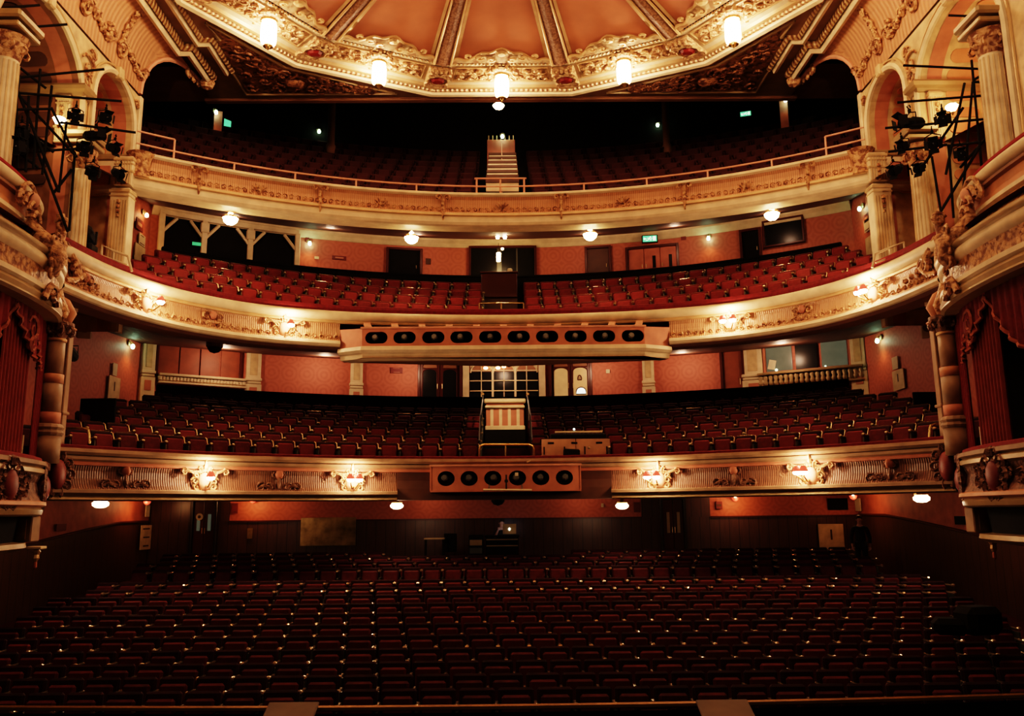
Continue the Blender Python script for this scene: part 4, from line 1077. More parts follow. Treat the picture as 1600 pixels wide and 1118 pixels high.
    MB().box((0, 0, 1.2), (.42, .18, 2.5), bev=.015).build('shaft', 'dimcream', f)
    for z, h in ((.35, .62), (1.15, .5), (2.0, .35)): MB().box((0, -.09, z), (.24, .03, h), bev=.01).build('inset', 'pink', f)
    m_ = MB(); m_.lathe([(.1, -.02), (.13, 0), (.1, .02)], (0, -.11, 1.55), 12, RX(PI/2), .8, 1.3); m_.build('oval_moulding', 'dimcream', f)
    MB().box((0, -.02, .72), (.5, .26, .06), bev=.015).build('moulding', 'dimcream', f)
    # --- curtains in the lower box opening
    def pleat(x0, x1, y0, y1, z0, z1, n, amp, ph=0., bot=0.):
        m_ = MB(); A = []; B = []
        for i in range(n*6+1):
            q = i/(n*6); w = amp*math.sin(q*n*2*PI+ph)
            x = x0+(x1-x0)*q; y = y0+(y1-y0)*q; L_ = math.hypot(x1-x0, y1-y0); nx, ny = (y1-y0)/L_, -(x1-x0)/L_
            A.append((x+nx*w, y+ny*w, z1)); B.append((x+nx*w*1.2, y+ny*w*1.2, z0+bot*math.sin(q*PI)))
        return m_.loft(A, B)
    cu = thing('box_curtain', 'long pleated red drape hanging in the %s lower box opening' % nm, 'curtain', (0, 0, 0))
    pleat(sx*8.62, sx*8.42, 14.95, 13.75, 4.25, 7.0, 9, .035).build('drape', 'curtain', cu, True)
    pleat(sx*8.80, sx*8.70, 15.75, 15.35, 4.3, 7.0, 4, .03).build('dark_return', 'velvet', cu, True)
    MB().tube([(sx*8.66, 15.05, 4.2), (sx*8.66, 15.05, 4.75)], .02, 5).build('pale_edge', 'cream', cu)
    va = thing('box_pelmet', 'swagged dark red pelmet with braided edge above the %s box drape' % nm, 'pelmet', (0, 0, 0))
    def pel(q0, q1, zt_, zs):
        m_ = MB(); A = []; B = []; n = 20
        for i in range(n+1):
            q = q0+(q1-q0)*i/n; p = P.pos(near(q), -.05, 0); f_ = i/n
            zz = zs[0]*(1-f_)**2+zs[1]*2*f_*(1-f_)+zs[2]*f_**2
            A.append((p.x, p.y, zt_)); B.append((p.x-sx*.04*math.sin(i*1.7), p.y, zz))
        m_.loft(A, B).build('swag', 'velvet', va, True)
        m_ = MB(); m_.tube([V(b) for b in B], .035, 5); m_.build('fringe', 'fringe', va)
    pel(.35, 1.0, 7.0, (6.0, 6.1, 6.45)); pel(1.0, 2.1, 7.0, (6.1, 6.35, 6.9)); pel(2.1, 3.2, 7.0, (6.9, 5.9, 5.75)); pel(3.2, 4.6, 7.0, (5.75, 6.6, 6.8))
    q = P.pos(near(1.35), .0, 6.6)
    m_ = MB(); m_.curl(q, tuple(V(P.at(near(1.35))[1])), (0, 0, 1), .26, .03, 1.2, 1, 12, 4); m_.curl(q+V((0, 0, -.25)), tuple(V(P.at(near(1.35))[1])), (0, 0, -1), .16, .03, 1.2, -1, 10, 4); m_.build('embroidered_emblem', 'fringe', va)
    tl = thing('curtain_tail', 'short gathered red curtain tail behind the %s box column' % nm, 'curtain', (0, 0, 0))
    pleat(sx*8.98, sx*8.84, 15.9, 15.72, 5.95, 7.0, 3, .03, 1.).build('tail', 'velvet', tl, True)
    MB().tube([(sx*8.99, 15.9, 5.95), (sx*8.90, 15.82, 5.9), (sx*8.83, 15.7, 5.97)], .03, 5).build('fringe', 'fringe', tl)
    # dark room behind the curtains
    w = MB(); w.poly([(sx*9.3, 15.75, 3.5), (sx*9.6, 10.5, 3.5), (sx*9.6, 10.5, 7.2), (sx*9.3, 15.75, 7.2)]); w.build('wall_'+nm, 'void', kind='structure')
    # wall lamp under the lower box
    b = at(57, 857, 15.2) if sx < 0 else at(1551, 842, 15.2)
    l = thing('wall_lamp', 'small pale bracket lamp under the %s lower box' % nm, 'lamp', b)
    MB().box((0, 0, .02), (.26, .2, .05), bev=.01).build('top_plate', 'cream', l)
    MB().lathe([(.03, -.22), (.06, -.16), (.05, -.10), (.08, -.05), (.03, 0)], (-sx*.0, 0, 0), 8).build('holder', 'goldplain', l)
    MB().lathe([(.001, -.36), (.035, -.32), (.03, -.24), (.02, -.22)], n=8).build('drop', 'fringe', l)
    return P
TOWERS = {nm: tower(sx, nm) for sx, nm in SIDE}
# ================================================================== SEATS
M['shadedplush'] = mat('shaded_seat_plush', (.030, .008, .007), .9, pat='velvet', c2=(.014, .004, .004), spec=.1)  # plush darkened in colour for the unlit gallery and rear circle rows
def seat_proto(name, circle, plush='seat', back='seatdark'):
    t = thing(name, 'x', 'theatre seat')
    Rb = RX(-.16)
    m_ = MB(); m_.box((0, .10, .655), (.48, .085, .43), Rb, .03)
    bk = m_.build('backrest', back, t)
    m_ = MB(); Rs = RX(-1.15)
    m_.box((0, -.03, .60), (.39, .40, .085), RX(1.36), .035); m_.build('seat', plush, t)
    m_ = MB(); m_.box((.262, -.02, .33), (.035, .34, .62), None, .01); m_.box((.262, -.02, .015), (.07, .36, .03)); m_.build('arm_standard', 'seatarm', t)
    m_ = MB(); m_.box((.262, -.05, .685), (.06, .34, .04), None, .015); m_.ball((.262, -.17, .70), .044, 8, (1, 1.3, .7)); m_.build('armrest', 'brassdull' if circle else 'armwood', t)
    if circle:
        m_ = MB(); m_.tube([(-.20, .16, .875), (.20, .16, .875)], .011, 5); m_.build('top_rail', 'brass', t)
        m_ = MB(); m_.tube([(.235, .15, .865), (.262, .12, .84), (.262, .04, .70)], .010, 4); m_.build('side_frame', 'brassdull', t)
    return t

def merged(proto, places, name, label, cat, lift=0., dark=False):   # many far seats as one uncounted mass
    v, f, mi, mats = [], [], [], []
    tris = []
    for ch in proto.children:
        m_ = ch.data.materials[0]
        if m_ == M['brass']: m_ = M['steel']
        if dark: m_ = M['shadedplush']  # rear rows take the plush with shade in its colour
        dz_ = lift if ch.name.startswith('armrest') else 0.
        if m_ not in mats: mats.append(m_)
        tris.append(([p.co+V((0, 0, dz_)) for p in ch.data.vertices], [tuple(p.vertices) for p in ch.data.polygons], mats.index(m_)))
    for (x, y, z, rz) in places:
        Rm = RZ(rz)
        for vs, fs, k in tris:
            n = len(v); v += [tuple(Rm @ p+V((x, y, z))) for p in vs]; f += [tuple(i+n for i in q) for q in fs]; mi += [k]*len(fs)
    me = bpy.data.meshes.new(name); me.from_pydata(v, [], f); [me.materials.append(m_) for m_ in mats]
    me.polygons.foreach_set('material_index', mi); me.update()
    o = bpy.data.objects.new(name, me); COL.objects.link(o); return tag(o, label, cat, kind='stuff')
def inframe(p, mx=26): a, b = proj(p); return -mx < a < 1600+mx and b < 1135
def put(proto, used, x, y, z, rz, label, group):
    o = proto if not used else copy_tree(proto)
    o.location = (x, y, z); o.rotation_euler = (0, 0, rz); o['label'] = label; o['group'] = group
    return True
# stalls
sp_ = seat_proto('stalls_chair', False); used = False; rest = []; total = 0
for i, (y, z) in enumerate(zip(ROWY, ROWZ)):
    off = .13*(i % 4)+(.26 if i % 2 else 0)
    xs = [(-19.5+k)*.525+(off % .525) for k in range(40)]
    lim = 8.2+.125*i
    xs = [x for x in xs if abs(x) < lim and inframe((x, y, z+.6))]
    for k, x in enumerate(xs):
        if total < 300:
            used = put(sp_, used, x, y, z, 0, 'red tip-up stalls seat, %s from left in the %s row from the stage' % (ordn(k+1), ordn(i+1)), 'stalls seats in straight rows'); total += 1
        else: rest.append((x, y, z, 0))
for i, (y, z) in enumerate(zip(REARY, REARZ)):
    for k in range(42):
        x = (-20.5+k)*.525+.26*(i % 2)
        if abs(x) > 9.7 or (i > 2 and -3.2 < x < 1.6): continue
        rest.append((x, y, z, 0))
merged(sp_, rest, 'rear_stalls_seating', 'dim rows of red seats at the back of the stalls, towards the rear wall', 'theatre seats', .11)
# circles
def circle_rows(cy, rows, zs, name, lab, grp, count, xmax, gap, minpx):
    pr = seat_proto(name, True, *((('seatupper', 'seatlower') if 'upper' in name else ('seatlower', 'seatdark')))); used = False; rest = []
    for i in range(len(rows)):
        R = rows[i]; da = .525/R; amax = math.asin(min(.98, xmax/R)); row = []
        n = int(amax/da)
        for side in (-1, 1):
            for k in range(n):
                a = side*(gap/R+da*(k+.5)+(.1*i % .3)/R*0)
                row.append(a)
        row.sort(); kk = 0
        for a in row:
            x, y = R*math.sin(a), cy+R*math.cos(a)
            if not inframe((x, y, zs[i]+.7), 0) or abs(x) > xmax: continue
            kk += 1
            if i < count: used = put(pr, used, x, y, zs[i], -a, 'dark red %s seat, %s from left in the %s row from the front' % (lab, ordn(kk), ordn(i+1)), grp)
            else: rest.append((x, y, zs[i], -a))
    if rest: merged(pr, rest, 'rear_circle_seating', 'rearmost dark rows of %s seats in front of the promenade barrier' % lab, 'theatre seats', 0., True)
circle_rows(11.0, DCR, DCZ, 'dress_circle_chair', 'lower circle', 'lower circle seats on curved steps', 5, 9.9, .66, 0)
circle_rows(11.4, UCR[:4], UCZ, 'upper_circle_chair', 'upper circle', 'upper circle seats on curved steps', 4, 9.6, .62, 0)
gp = seat_proto('gallery_chair', False); places = []
for ch in gp.children: ch.data.materials[0] = M['shadedplush']
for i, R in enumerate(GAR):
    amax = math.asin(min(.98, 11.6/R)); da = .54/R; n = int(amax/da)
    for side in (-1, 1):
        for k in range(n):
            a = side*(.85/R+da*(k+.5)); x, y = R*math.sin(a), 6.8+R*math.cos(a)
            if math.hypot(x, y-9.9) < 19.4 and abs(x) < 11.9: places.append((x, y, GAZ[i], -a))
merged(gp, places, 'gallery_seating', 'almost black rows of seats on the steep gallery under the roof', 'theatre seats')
for ch in list(gp.children): bpy.data.objects.remove(ch)
bpy.data.objects.remove(gp)

# central gallery steps
st = thing('gallery_stairs', 'straight flight of pale-edged steps down the middle of the gallery', 'stairs')
for k, py in enumerate((297.5, 288, 280.5, 273, 265.5, 258.5, 252)):
    Y = 22.75+.42*k; p = at(785, py, Y); w = at(808-1.1*k, py, Y).x-at(757+.4*k, py, Y).x
    zn = at(785, (288, 280.5, 273, 265.5, 258.5, 252, 246)[k], Y+.42).z
    dz = zn-p.z
    MB().box((p.x, Y+.21, p.z+dz*.80), (w+.03, .47, dz*.28), None, .01).build('tread', 'darkbrown', st)
    MB().box((p.x, Y+.03, p.z+dz*.30), (w, .05, dz*.74)).build('riser', 'cream', st)
hp = [at(784, 299, 22.6), at(784, 262, 24.6), at(784, 218, 26.2)]
rl = thing('stair_handrail', 'thin dull handrail post rising in the middle of the gallery steps', 'handrail')
MB().tube([hp[0], hp[0]+V((0, 0, .0)), at(784, 275, 23.6), at(784, 224, 26.0)], .016, 5).build('rail', 'railpink', rl)
for py, Y in ((275, 23.6), (250, 24.9)): p = at(784, py, Y); MB().tube([p, p+V((0, 0, -.8))], .016, 5).build('post', 'railpink', rl)
p = at(783, 241, 26.6)
MBp = MB(); MBp.box((p.x, 26.6, p.z), (.95, .06, 1.05), None, .01)
dg = MBp.build('gallery_gate', 'redplain'); tag(dg, 'low red gate lit by a lamp at the head of the gallery steps', 'gate')
m_ = MB(); 
for k in range(7): m_.box((p.x-.42+.14*k, 26.58, p.z+.58), (.03, .03, .18))
m_.build('baluster', 'creamdark', dg)
# gallery columns
for px_, side in ((517, 'left'), (1042, 'right')):
    p = at(px_, 224, 27.2)
    c = thing('gallery_column', 'slim brown iron column rising through the gallery seats, %s of its steps' % side, 'column', (p.x, 27.2, p.z-.4))
    MB().lathe([(.17, 0), (.17, .3), (.13, .36), (.12, 20.3-p.z)], n=12).build('shaft', 'brown', c, True)
    MB().lathe([(.12, 0), (.2, .15), (.24, .2), (.24, .3)], (0, 0, 20.1-p.z), 12).build('capital', 'brown', c)

# ================================================================== DOORS, WINDOWS AND FITTINGS ON THE WALLS
class OnWall:                  # local frame on the curved rear wall: u along, w up, d out of the wall
    def __init__(s, R=18.1, cy=9.9): s.R = R; s.cy = cy
    def hit(s, px, py):
        d = ray(px, py); o = V((0, 0, CZ))
        A = d.x**2+d.y**2; B = 2*(d.y*(o.y-s.cy)); Cc = (o.y-s.cy)**2-s.R**2
        k = (-B+math.sqrt(B*B-4*A*Cc))/(2*A); return o+d*k
    def rect(s, x0, y0, x1, y1):      # a rectangle of the photograph lying on the wall -> origin, yaw, width, z0, z1
        a = s.hit(x0, (y0+y1)/2); b = s.hit(x1, (y0+y1)/2); mid = (a+b)/2
        z1 = s.hit((x0+x1)/2, y0).z; z0 = s.hit((x0+x1)/2, y1).z
        yaw = math.atan2(b.y-a.y, b.x-a.x)
        return V((mid.x, mid.y, z0)), yaw, (b.xy-a.xy).length, z1-z0
WALL = OnWall()
class Flat(OnWall):
    def __init__(s, Y=None, X=None): s.Y = Y; s.X = X
    def hit(s, px, py): return at(px, py, s.Y) if s.Y is not None else atX(px, py, s.X)
STW = Flat(Y=26.95)
def frame_box(par, w, h, t_, dpt, m, name='frame', bottom=False, d0=0.):
    for (cx, cz, sx_, sz_) in ((-w/2+t_/2, h/2, t_, h), (w/2-t_/2, h/2, t_, h), (0, h-t_/2, w-2*t_, t_))+(((0, t_/2, w-2*t_, t_),) if bottom else ()):
        MB().box((cx, -dpt/2-d0, cz), (sx_, dpt, sz_), None, .008).build(name, m, par)
def onwall(name, label, cat, wall, r, kind=None, group=None, lift=0.):
    o, yaw, w, h = wall.rect(*r)
    t = thing(name, label, cat, (o.x+math.sin(yaw)*lift, o.y-math.cos(yaw)*lift, o.z), yaw, group)
    if kind: t['kind'] = kind
    return t, w, h
def panelbox(m_, x, z, w, h, d=.03): m_.box((x, -.02-d/2, z), (w, d, h), None, .006)
nd_ = [0]; nw_ = [0]
def door(wall, r, label, leaves, frame_m, leaf_m, pane=None, arched=False, dark=False, rm=.08):
    nd_[0] += 1; t, w, h = onwall('door_%d' % nd_[0], label, 'door', wall, r, 'structure')
    frame_box(t, w+2*rm, h+rm, rm, .14, frame_m, 'door_frame')
    lw = w/leaves
    for i in range(leaves):
        x = -w/2+lw*(i+.5)
        lf = MB(); lf.box((x, -.03, h/2), (lw-.02, .05, h-.01), None, .006); lf_ = lf.build('door_leaf', leaf_m, t)
        if pane:
            for (cx, cz, pw, ph, mm) in pane(i, lw, h):
                if arched:
                    pts = [(x+cx-pw/2, -.062, cz-ph/2), (x+cx+pw/2, -.062, cz-ph/2)]+[(x+cx+pw/2*math.cos(PI*k/8), -.062, cz+ph/2-.12+.14*math.sin(PI*k/8)) for k in range(9)]
                    MB().poly(pts).build('pane', mm, lf_)
                    MB().tube([V(q)+V((0, -.01, 0)) for q in pts], .018, 4, closed=True).build('glazing_bar', frame_m, lf_)
                else: MB().box((x+cx, -.06, cz), (pw, .02, ph)).build('pane', mm, lf_)
        MB().tube([(x+(lw*.38 if i == 0 else -lw*.38), -.09, h*.42), (x+(lw*.38 if i == 0 else -lw*.38), -.09, h*.52)], .015, 5).build('door_handle', 'brassdull', lf_)
    return t
# --- lower circle wall
def pil(px0, px1, side_label, ytop=500):
    o, yaw, w, h = WALL.rect(px0, 560, px1, 640)
    zc = 7.48
    t = thing('wall_pilaster', 'cream panelled pilaster on the lower circle rear wall, %s' % side_label, 'pilaster', (o.x, o.y, 6.0), yaw, 'pilasters on the lower circle wall')
    MB().box((0, -.06, 1.96), (w, .14, .9), None, .01).build('shaft', 'cream', t)
    MB().box((0, -.135, 2.0), (w*.5, .02, .72), None, .006).build('sunk_panel', 'creamdark', t)
    m_ = MB(); m_.box((0, -.08, 1.5), (w*1.15, .2, .10), None, .02); m_.box((0, -.08, 1.40), (w*1.05, .16, .08), None, .02); m_.build('base_moulding', 'cream', t)
    pl = MB(); pl.box((0, -.07, .85), (w*1.12, .16, 1.0), None, .01); po = pl.build('plinth', 'cream', t)
    MB().box((0, -.155, 1.10), (w*.5, .015, .3)).build('red_inset', 'pink', po)
pil(219, 239, 'left of the panelled window'); pil(383, 406, 'right of the panelled window'); pil(547, 566, 'left of the double doors')
pil(1005, 1023, 'right of the double doors'); pil(1163, 1194, 'left of the green-lit window'); pil(1334, 1357, 'right of the green-lit window')
def lattice(i, lw, h): return [(0, h*.42, lw*.62, h*.72, 'glassdark')]
door(WALL, (656, 564, 718, 640), 'mahogany double doors with arched glass panes left of the white window', 2, 'woodred', 'woodred', lambda i, lw, h: [(0, h*.50, lw*.72, h*.64, 'glassdark'), (0, h*.9, lw*.72, h*.12, 'brown')], True)
def rp(i, lw, h): return [(0, h*.50, lw*.76, h*.64, 'litcream'), (0, h*.9, lw*.76, h*.12, 'brown')]+([(0.02, h*.36, lw*.5, h*.12, 'cool_window_glow'), (-.02, h*.62, lw*.2, h*.08, 'brown')] if i else [])
M['litcream'] = mat('lamp_lit_plaster_seen_through_glass', (.42, .27, .13), .4, emit=.12, ecol=(1., .55, .22))  # glow put into the door panes for a lit room beyond
door(WALL, (862, 561, 922, 640), 'mahogany double doors with arched lit panes right of the white window', 2, 'woodred', 'woodred', rp, True)
door(WALL, (1131, 549, 1161, 640), 'single dark red door on the lower circle wall left of the green-lit window', 1, 'woodred', 'panelred', None)
nw_[0] += 1
t, w, h = onwall('window_1', 'white three-arched glazed screen in the middle of the lower circle wall', 'window', WALL, (723, 565, 852, 628), 'structure')
MB().box((-w/2+.11, -.06, h/2), (.22, .12, h), None, .01).build('window_frame', 'cream', t); MB().box((w/2-.11, -.06, h/2), (.22, .12, h), None, .01).build('window_frame', 'cream', t)
MB().box((0, -.06, h-.03), (w, .12, .06)).build('window_frame', 'cream', t); MB().box((0, -.06, .02), (w, .14, .08)).build('window_sill', 'cream', t)
bw = (w-.5)/3
for k in range(3):
    x = -w/2+.25+bw*(k+.5)
    if k: MB().box((x-bw/2, -.06, h/2), (.07, .08, h)).build('mullion', 'cream', t)
    m_ = MB(); m_.box((x, -.05, h/2), (.03, .05, h))
    for q in (.27, .52, .77): m_.box((x, -.05, h*q), (bw, .05, .03))
    m_.tube([(x+bw/2*.95*math.cos(PI*i/12), -.06, h*.72+h*.24*math.sin(PI*i/12)) for i in range(13)], .025, 4)
    m_.build('glazing_bars', 'cream', t)
    for sg in (-1, 1):
        pts = [(x+sg*bw/2, -.05, h*.97)]+[(x+sg*bw/2*.95*math.cos(PI*i/12), -.05, h*.72+h*.24*math.sin(PI*i/12)) for i in range(7)]
        MB().poly(pts).build('arch_spandrel', 'cream', t)
    MB().box((x, -.015, h/2), (bw, .01, h)).build('pane', 'bar_glass', t) if 0 else None
M['barlit'] = mat('bar_pane_glow', (.22, .075, .04), .6, emit=.04, ecol=(1., .4, .16))  # pane glow stands in for a lamp-lit bar behind the window
MB().box((0, -.008, h*.42), (w-.4, .01, h*.84)).build('pane', 'glassdark', t)
MB().box((0, -.010, h*.86), (w-.4, .01, h*.22)).build('upper_pane', 'barlit', t)
for k, x in enumerate((-.62, -.42, -.2, .0)): MB().ball((x, -.03, h*(.84+.03*(k % 2))), .06, 6, (1.3, .3, .8)).build('reflected_lamp', 'wall_bulb_glow', t)
def balustrade(r, label, balls, mt):
    o, yaw, w, h = WALL.rect(*r)
    a, b = WALL.hit(r[0], r[1]+2), WALL.hit(r[2], r[1]+2)
    t = thing('balustrade', label, 'balustrade', (o.x, o.y, o.z), yaw)
    MB().box((0, -.14, h-.05), (w, .22, .08), None, .02).build('coping', mt, t); MB().box((0, -.12, .02), (w, .18, .06), None, .01).build('base_rail', mt, t)
    n = balls
    for k in range(n):
        x = -w/2+w*(k+.5)/n; hh = h-.14
        MB().lathe([(.035, .05), (.06, .09), (.085, .05+hh*.28), (.045, .05+hh*.5), (.085, .05+hh*.74), (.06, .05+hh*.95), (.035, .05+hh)], (x, -.12, 0), 8).build('baluster', mt, t, True)
o, yaw, w, h = WALL.rect(246, 538, 375, 592)
t = thing('window_2', 'wide window closed by four brown folding panels, over a balustrade', 'window', o, yaw); t['kind'] = 'structure'
frame_box(t, w+.1, h, .07, .12, 'woodred', 'window_frame', True)
for k in range(4):
    MB().box((-w/2+w*(k+.5)/4, -.03, h/2), (w/4-.03, .05, h-.06), None, .01).build('folding_panel', 'panelred', t)

balustrade((246, 588, 382, 603), 'cream balustrade under the panelled window on the left', 26, 'cream')
o, yaw, w, h = WALL.rect(1196, 531, 1327, 580)
t = thing('window_3', 'wide greenish glass window of a lit control room, right of the lower circle', 'window', o, yaw); t['kind'] = 'structure'
frame_box(t, w+.12, h+.04, .07, .12, 'pink', 'window_frame', True)
MB().box((-w*.33, -.03, h/2), (w*.32, .03, h-.06)).build('pane', 'glowglass', t); MB().box((0, -.025, h/2), (w*.26, .03, h-.06)).build('dark_pane', 'glassdark', t); MB().box((w*.33, -.03, h/2), (w*.30, .03, h-.06)).build('pane', 'glowglass', t)
MB().box((-w*.42, -.06, h*.3), (.22, .02, .3), RY(.25)).build('paper_sheet', 'paper', t)
MB().ball((-w*.37, -.06, h*.12), .05, 6).build('small_lamp', 'white_glow', t); MB().ball((w*.22, -.06, h*.1), .03, 6).build('small_lamp', 'white_glow', t)
balustrade((1186, 577, 1352, 601), 'brown balustrade of round balusters under the green-lit window', 20, 'mould')
# central red and cream vomitory front
p0, p1 = at(758, 648, 24.6), at(820, 648, 24.6); zt, zb2 = at(788, 623, 24.6).z, at(788, 672, 24.6).z
t = thing('aisle_parapet', 'cream and rose panelled parapet in the middle of the lower circle', 'parapet', ((p0.x+p1.x)/2, 24.6, zb2)); w, h = p1.x-p0.x, zt-zb2
MB().box((0, .1, h/2), (w-.06, .18, h)).build('board', 'pink', t)
m_ = MB()
MB().box((0, .02, h-.06), (w+.06, .3, .12), None, .03).build('coping', 'cream', t); MB().box((0, .0, h-.24), (w, .24, .07), None, .02).build('coping', 'cream', t); MB().box((0, .0, .06), (w, .24, .14), None, .02).build('base_rail', 'cream', t)
for k in range(4): MB().box((-w/2+.2+(w-.4)*k/3, .0, h*.45), (.09, .05, h*.62)).build('stile', 'cream', t)
MB().box((0, .05, -.55), (w, .6, 1.1)).build('dark_base', 'void', t)
for sx, sd in SIDE:
    p = at(754 if sx < 0 else 825, 640, 24.5)
    MB().tube([p+V((0, 0, -.8)), p+V((0, 0, .55)), p+V((-sx*.02, .0, .68))], .022, 5)
    rr = thing('aisle_handrail', 'dark iron newel rail on the %s of the panelled parapet' % sd, 'handrail', (0, 0, 0))
    MB().tube([p+V((sx*.03, -2.2, -1.1)), p+V((sx*.03, -1.2, -.3)), p+V((0, 0, .3)), p+V((0, .2, .45))], .022, 5).build('rail', 'steel', rr)
    for q in (-2.1, -1.1, .05): MB().tube([p+V((sx*.02, q, -.55+q*.45)), p+V((sx*.02, q, .3+q*.62))], .016, 5).build('post', 'steel', rr)
    m_ = MB(); m_.ball(p+V((0, .2, .5)), .05, 6); m_.build('finial', 'brass', rr)
# brass guard at the dress circle aisle
t = thing('aisle_guard', 'brass guard rail with rounded corners in front of the central lower circle aisle', 'railing')
def bent(px0, px1, py0, py1, Y, par, mids=(), r=.03):
    a, b, c, d_ = at(px0, py1, Y), at(px0, py0, Y), at(px1, py0, Y), at(px1, py1, Y); q = .12
    MB().tube([a, b+V((0, 0, -q)), b+V((q*.3, 0, -q*.3)), b+V((q, 0, 0)), c+V((-q, 0, 0)), c+V((-q*.3, 0, -q*.3)), c+V((0, 0, -q)), d_], r, 8).build('rail', 'brass', par)
    for m in mids: MB().tube([at(m, py0, Y), at(m, py1, Y)], r*.8, 6).build('post', 'brass', par)
bent(749, 834, 694, 717, 21.55, t, (790,))
for (a, b, c, sd, Y) in ((96, 140, 668, 'left', 17.2), (1452, 1500, 661, 'right', 17.2)):
    t = thing('end_rail', 'brass handrail at the far %s end of the lower circle' % sd, 'handrail')
    i, o_ = (b, a) if sd == 'left' else (a, b)
    s1 = 1 if sd == 'left' else -1
    A, B, C_ = at(o_, c-(3*s1 if 0 else 0), Y), at(i, c+1, Y), at(i, c+25, Y)
    MB().tube([A, B+V((-.12*s1, 0, 0)), B+V((-.03*s1, 0, -.03)), B+V((0, 0, -.12)), C_], .028, 8).build('rail', 'brass', t)
    MB().tube([A, A+V((0, 0, -.5))], .024, 6).build('post', 'brass', t)
# black flats at the two ends of the circle
for (r, Y, sd) in (((121, 622, 182, 690), 19.2, 'left'), ((1430, 612, 1471, 656), 19.6, 'right')):
    a, b = at(r[0], r[3], Y), at(r[2], r[1], Y)
    t = thing('black_screen', 'black upright masking screen at the %s end of the lower circle rows' % sd, 'screen', ((a.x+b.x)/2, Y, a.z))
    w, h = b.x-a.x, b.z-a.z
    MB().box((0, 0, h/2), (w, .06, h), None, .01).build('board', 'void', t); MB().box((-w*.3, -.02, h*.1-.15), (.08, .5, .5 if 0 else .4)).build('foot', 'void', t); MB().box((w*.3, -.02, h*.1-.15), (.08, .5, .4)).build('foot', 'void', t)
    m_ = MB(); m_.box((0, -.035, h*.5), (w*.7, .02, .05)); m_.build('batten', 'black', t)
# lighting/sound desk at the front of the dress circle
Y = 21.6; a, b = at(846, 714, Y), at(953, 685, Y)
t = thing('control_desk', 'pinkish plywood control desk standing in the front lower circle rows', 'desk', ((a.x+b.x)/2, Y, a.z)); w, h = b.x-a.x, b.z-a.z
for k in range(2): MB().box((-w/4+w/2*k, 0, h/2), (w/2-.015, .04, h), None, .006).build('front_board', 'whiteboard', t)
MB().box((0, .4, h+.0), (w, .8, .05), None, .01).build('top', 'black', t)
for k in (-.36, -.02, .34): MB().box((k*w, -.025, h*.78), (.16, .02, .05), None, .008).build('hand_hole', 'black', t)
for k in (-.46, -.165, .13, .45): MB().box((k*w, -.025, h*.36), (.03, .02, .2)).build('slot', 'black', t)

con = thing('mixing_console', 'dark console with a pale lit edge lying on the control desk', 'console', ((a.x+b.x)/2+.1, Y+.38, a.z+h+.03))
MB().box((0, 0, .07), (1.45, .5, .14), RX(.12), .02).build('body', 'black', con); MB().box((-.0, -.20, .17), (1.25, .05, .05), None, .01).build('pale_edge', 'whitepaint', con)
MB().ball((-.12, -.22, .24), .03, 6).build('small_lamp', 'cool_window_glow', con)
m_ = MB()
for k in range(12): m_.box((-.6+.11*k, .02, .15), (.02, .2, .03))
m_.build('faders', 'steel', con)
p = at(893, 708, Y-.12); bg = MB(); bg.box((p.x, Y-.14, p.z), (.42, .16, .22), RY(.05), .03); bo = bg.build('black_case', 'black'); tag(bo, 'small black case lying against the front of the control desk', 'case')
p0 = at(823, 722, 21.0); p1 = at(849, 711, 21.4); tag(MB().tube([p0, p0.lerp(p1, .5)+V((0, 0, .01)), p1], .02, 5).build('slanted_batten', 'brassdull'), 'thin pale batten leaning beside the control desk on the ledge', 'batten')

# --- wall papers, plaques and boards
def board(wall, r, name, label, cat, m, lines=0, lm='darkbrown', lift=.03, frame=None):
    o, yaw, w, h = wall.rect(*r)
    t = thing(name, label, cat, (o.x+math.sin(yaw)*lift, o.y-math.cos(yaw)*lift, o.z), yaw)
    MB().box((0, 0, h/2), (w, .03, h), None, .004).build('sheet' if m == 'paper' or m == 'whitepaint' else 'plate', m, t)
    if lines == 1 and m in ('paper', 'whitepaint'): MB().box((0, -.018, h*.6), (w*.07, .006, h*.38)).build('print_line', lm, t); lines = 0
    for k in range(lines): MB().box(((rnd.random()-.5)*w*.1, -.018, h*(.85-.7*k/max(1, lines-1) if lines > 1 else .5)), (w*(.5+.25*rnd.random()), .006, h*.06 if lines > 1 else h*.3)).build('print_line', lm, t)
    if frame: frame_box(t, w+.06, h+.03, .03, .05, frame, 'frame', True)
    return t
LW, RW = Flat(X=-10.75), Flat(X=10.75)
class SideL(Flat):
    def rect(s, x0, y0, x1, y1):
        a = s.hit(x0, (y0+y1)/2); b = s.hit(x1, (y0+y1)/2)
        z1 = s.hit((x0+x1)/2, y0).z; z0 = s.hit((x0+x1)/2, y1).z; m = (a+b)/2
        return V((m.x, m.y, z0)), (PI/2 if s.X < 0 else -PI/2), abs(a.y-b.y), z1-z0
LW, RW = SideL(X=-10.77), SideL(X=10.77)
board(LW, (174, 567, 181, 587), 'wall_notice', 'small cream notice high on the left lower circle wall', 'notice', 'paper', 0)
board(LW, (167, 588, 185, 626), 'wall_cupboard', 'tall cream board on the left lower circle wall under the notice', 'board', 'whitepaint', 1)
board(RW, (1396, 557, 1405, 577), 'wall_notice', 'small cream notice high on the right lower circle wall', 'notice', 'paper', 0)
board(RW, (1397, 577, 1415, 609), 'wall_cupboard', 'tall cream board on the right lower circle wall under the notice', 'board', 'whitepaint', 1)
board(WALL, (610, 574, 629, 583), 'wall_plaque', 'dark red plaque on the lower circle wall left of the double doors', 'plaque', 'signred', 2, 'pinkpale')
board(WALL, (947, 577, 953, 583), 'wall_switch', 'tiny pale switch plate right of the lit double doors', 'switch', 'paper', 0)
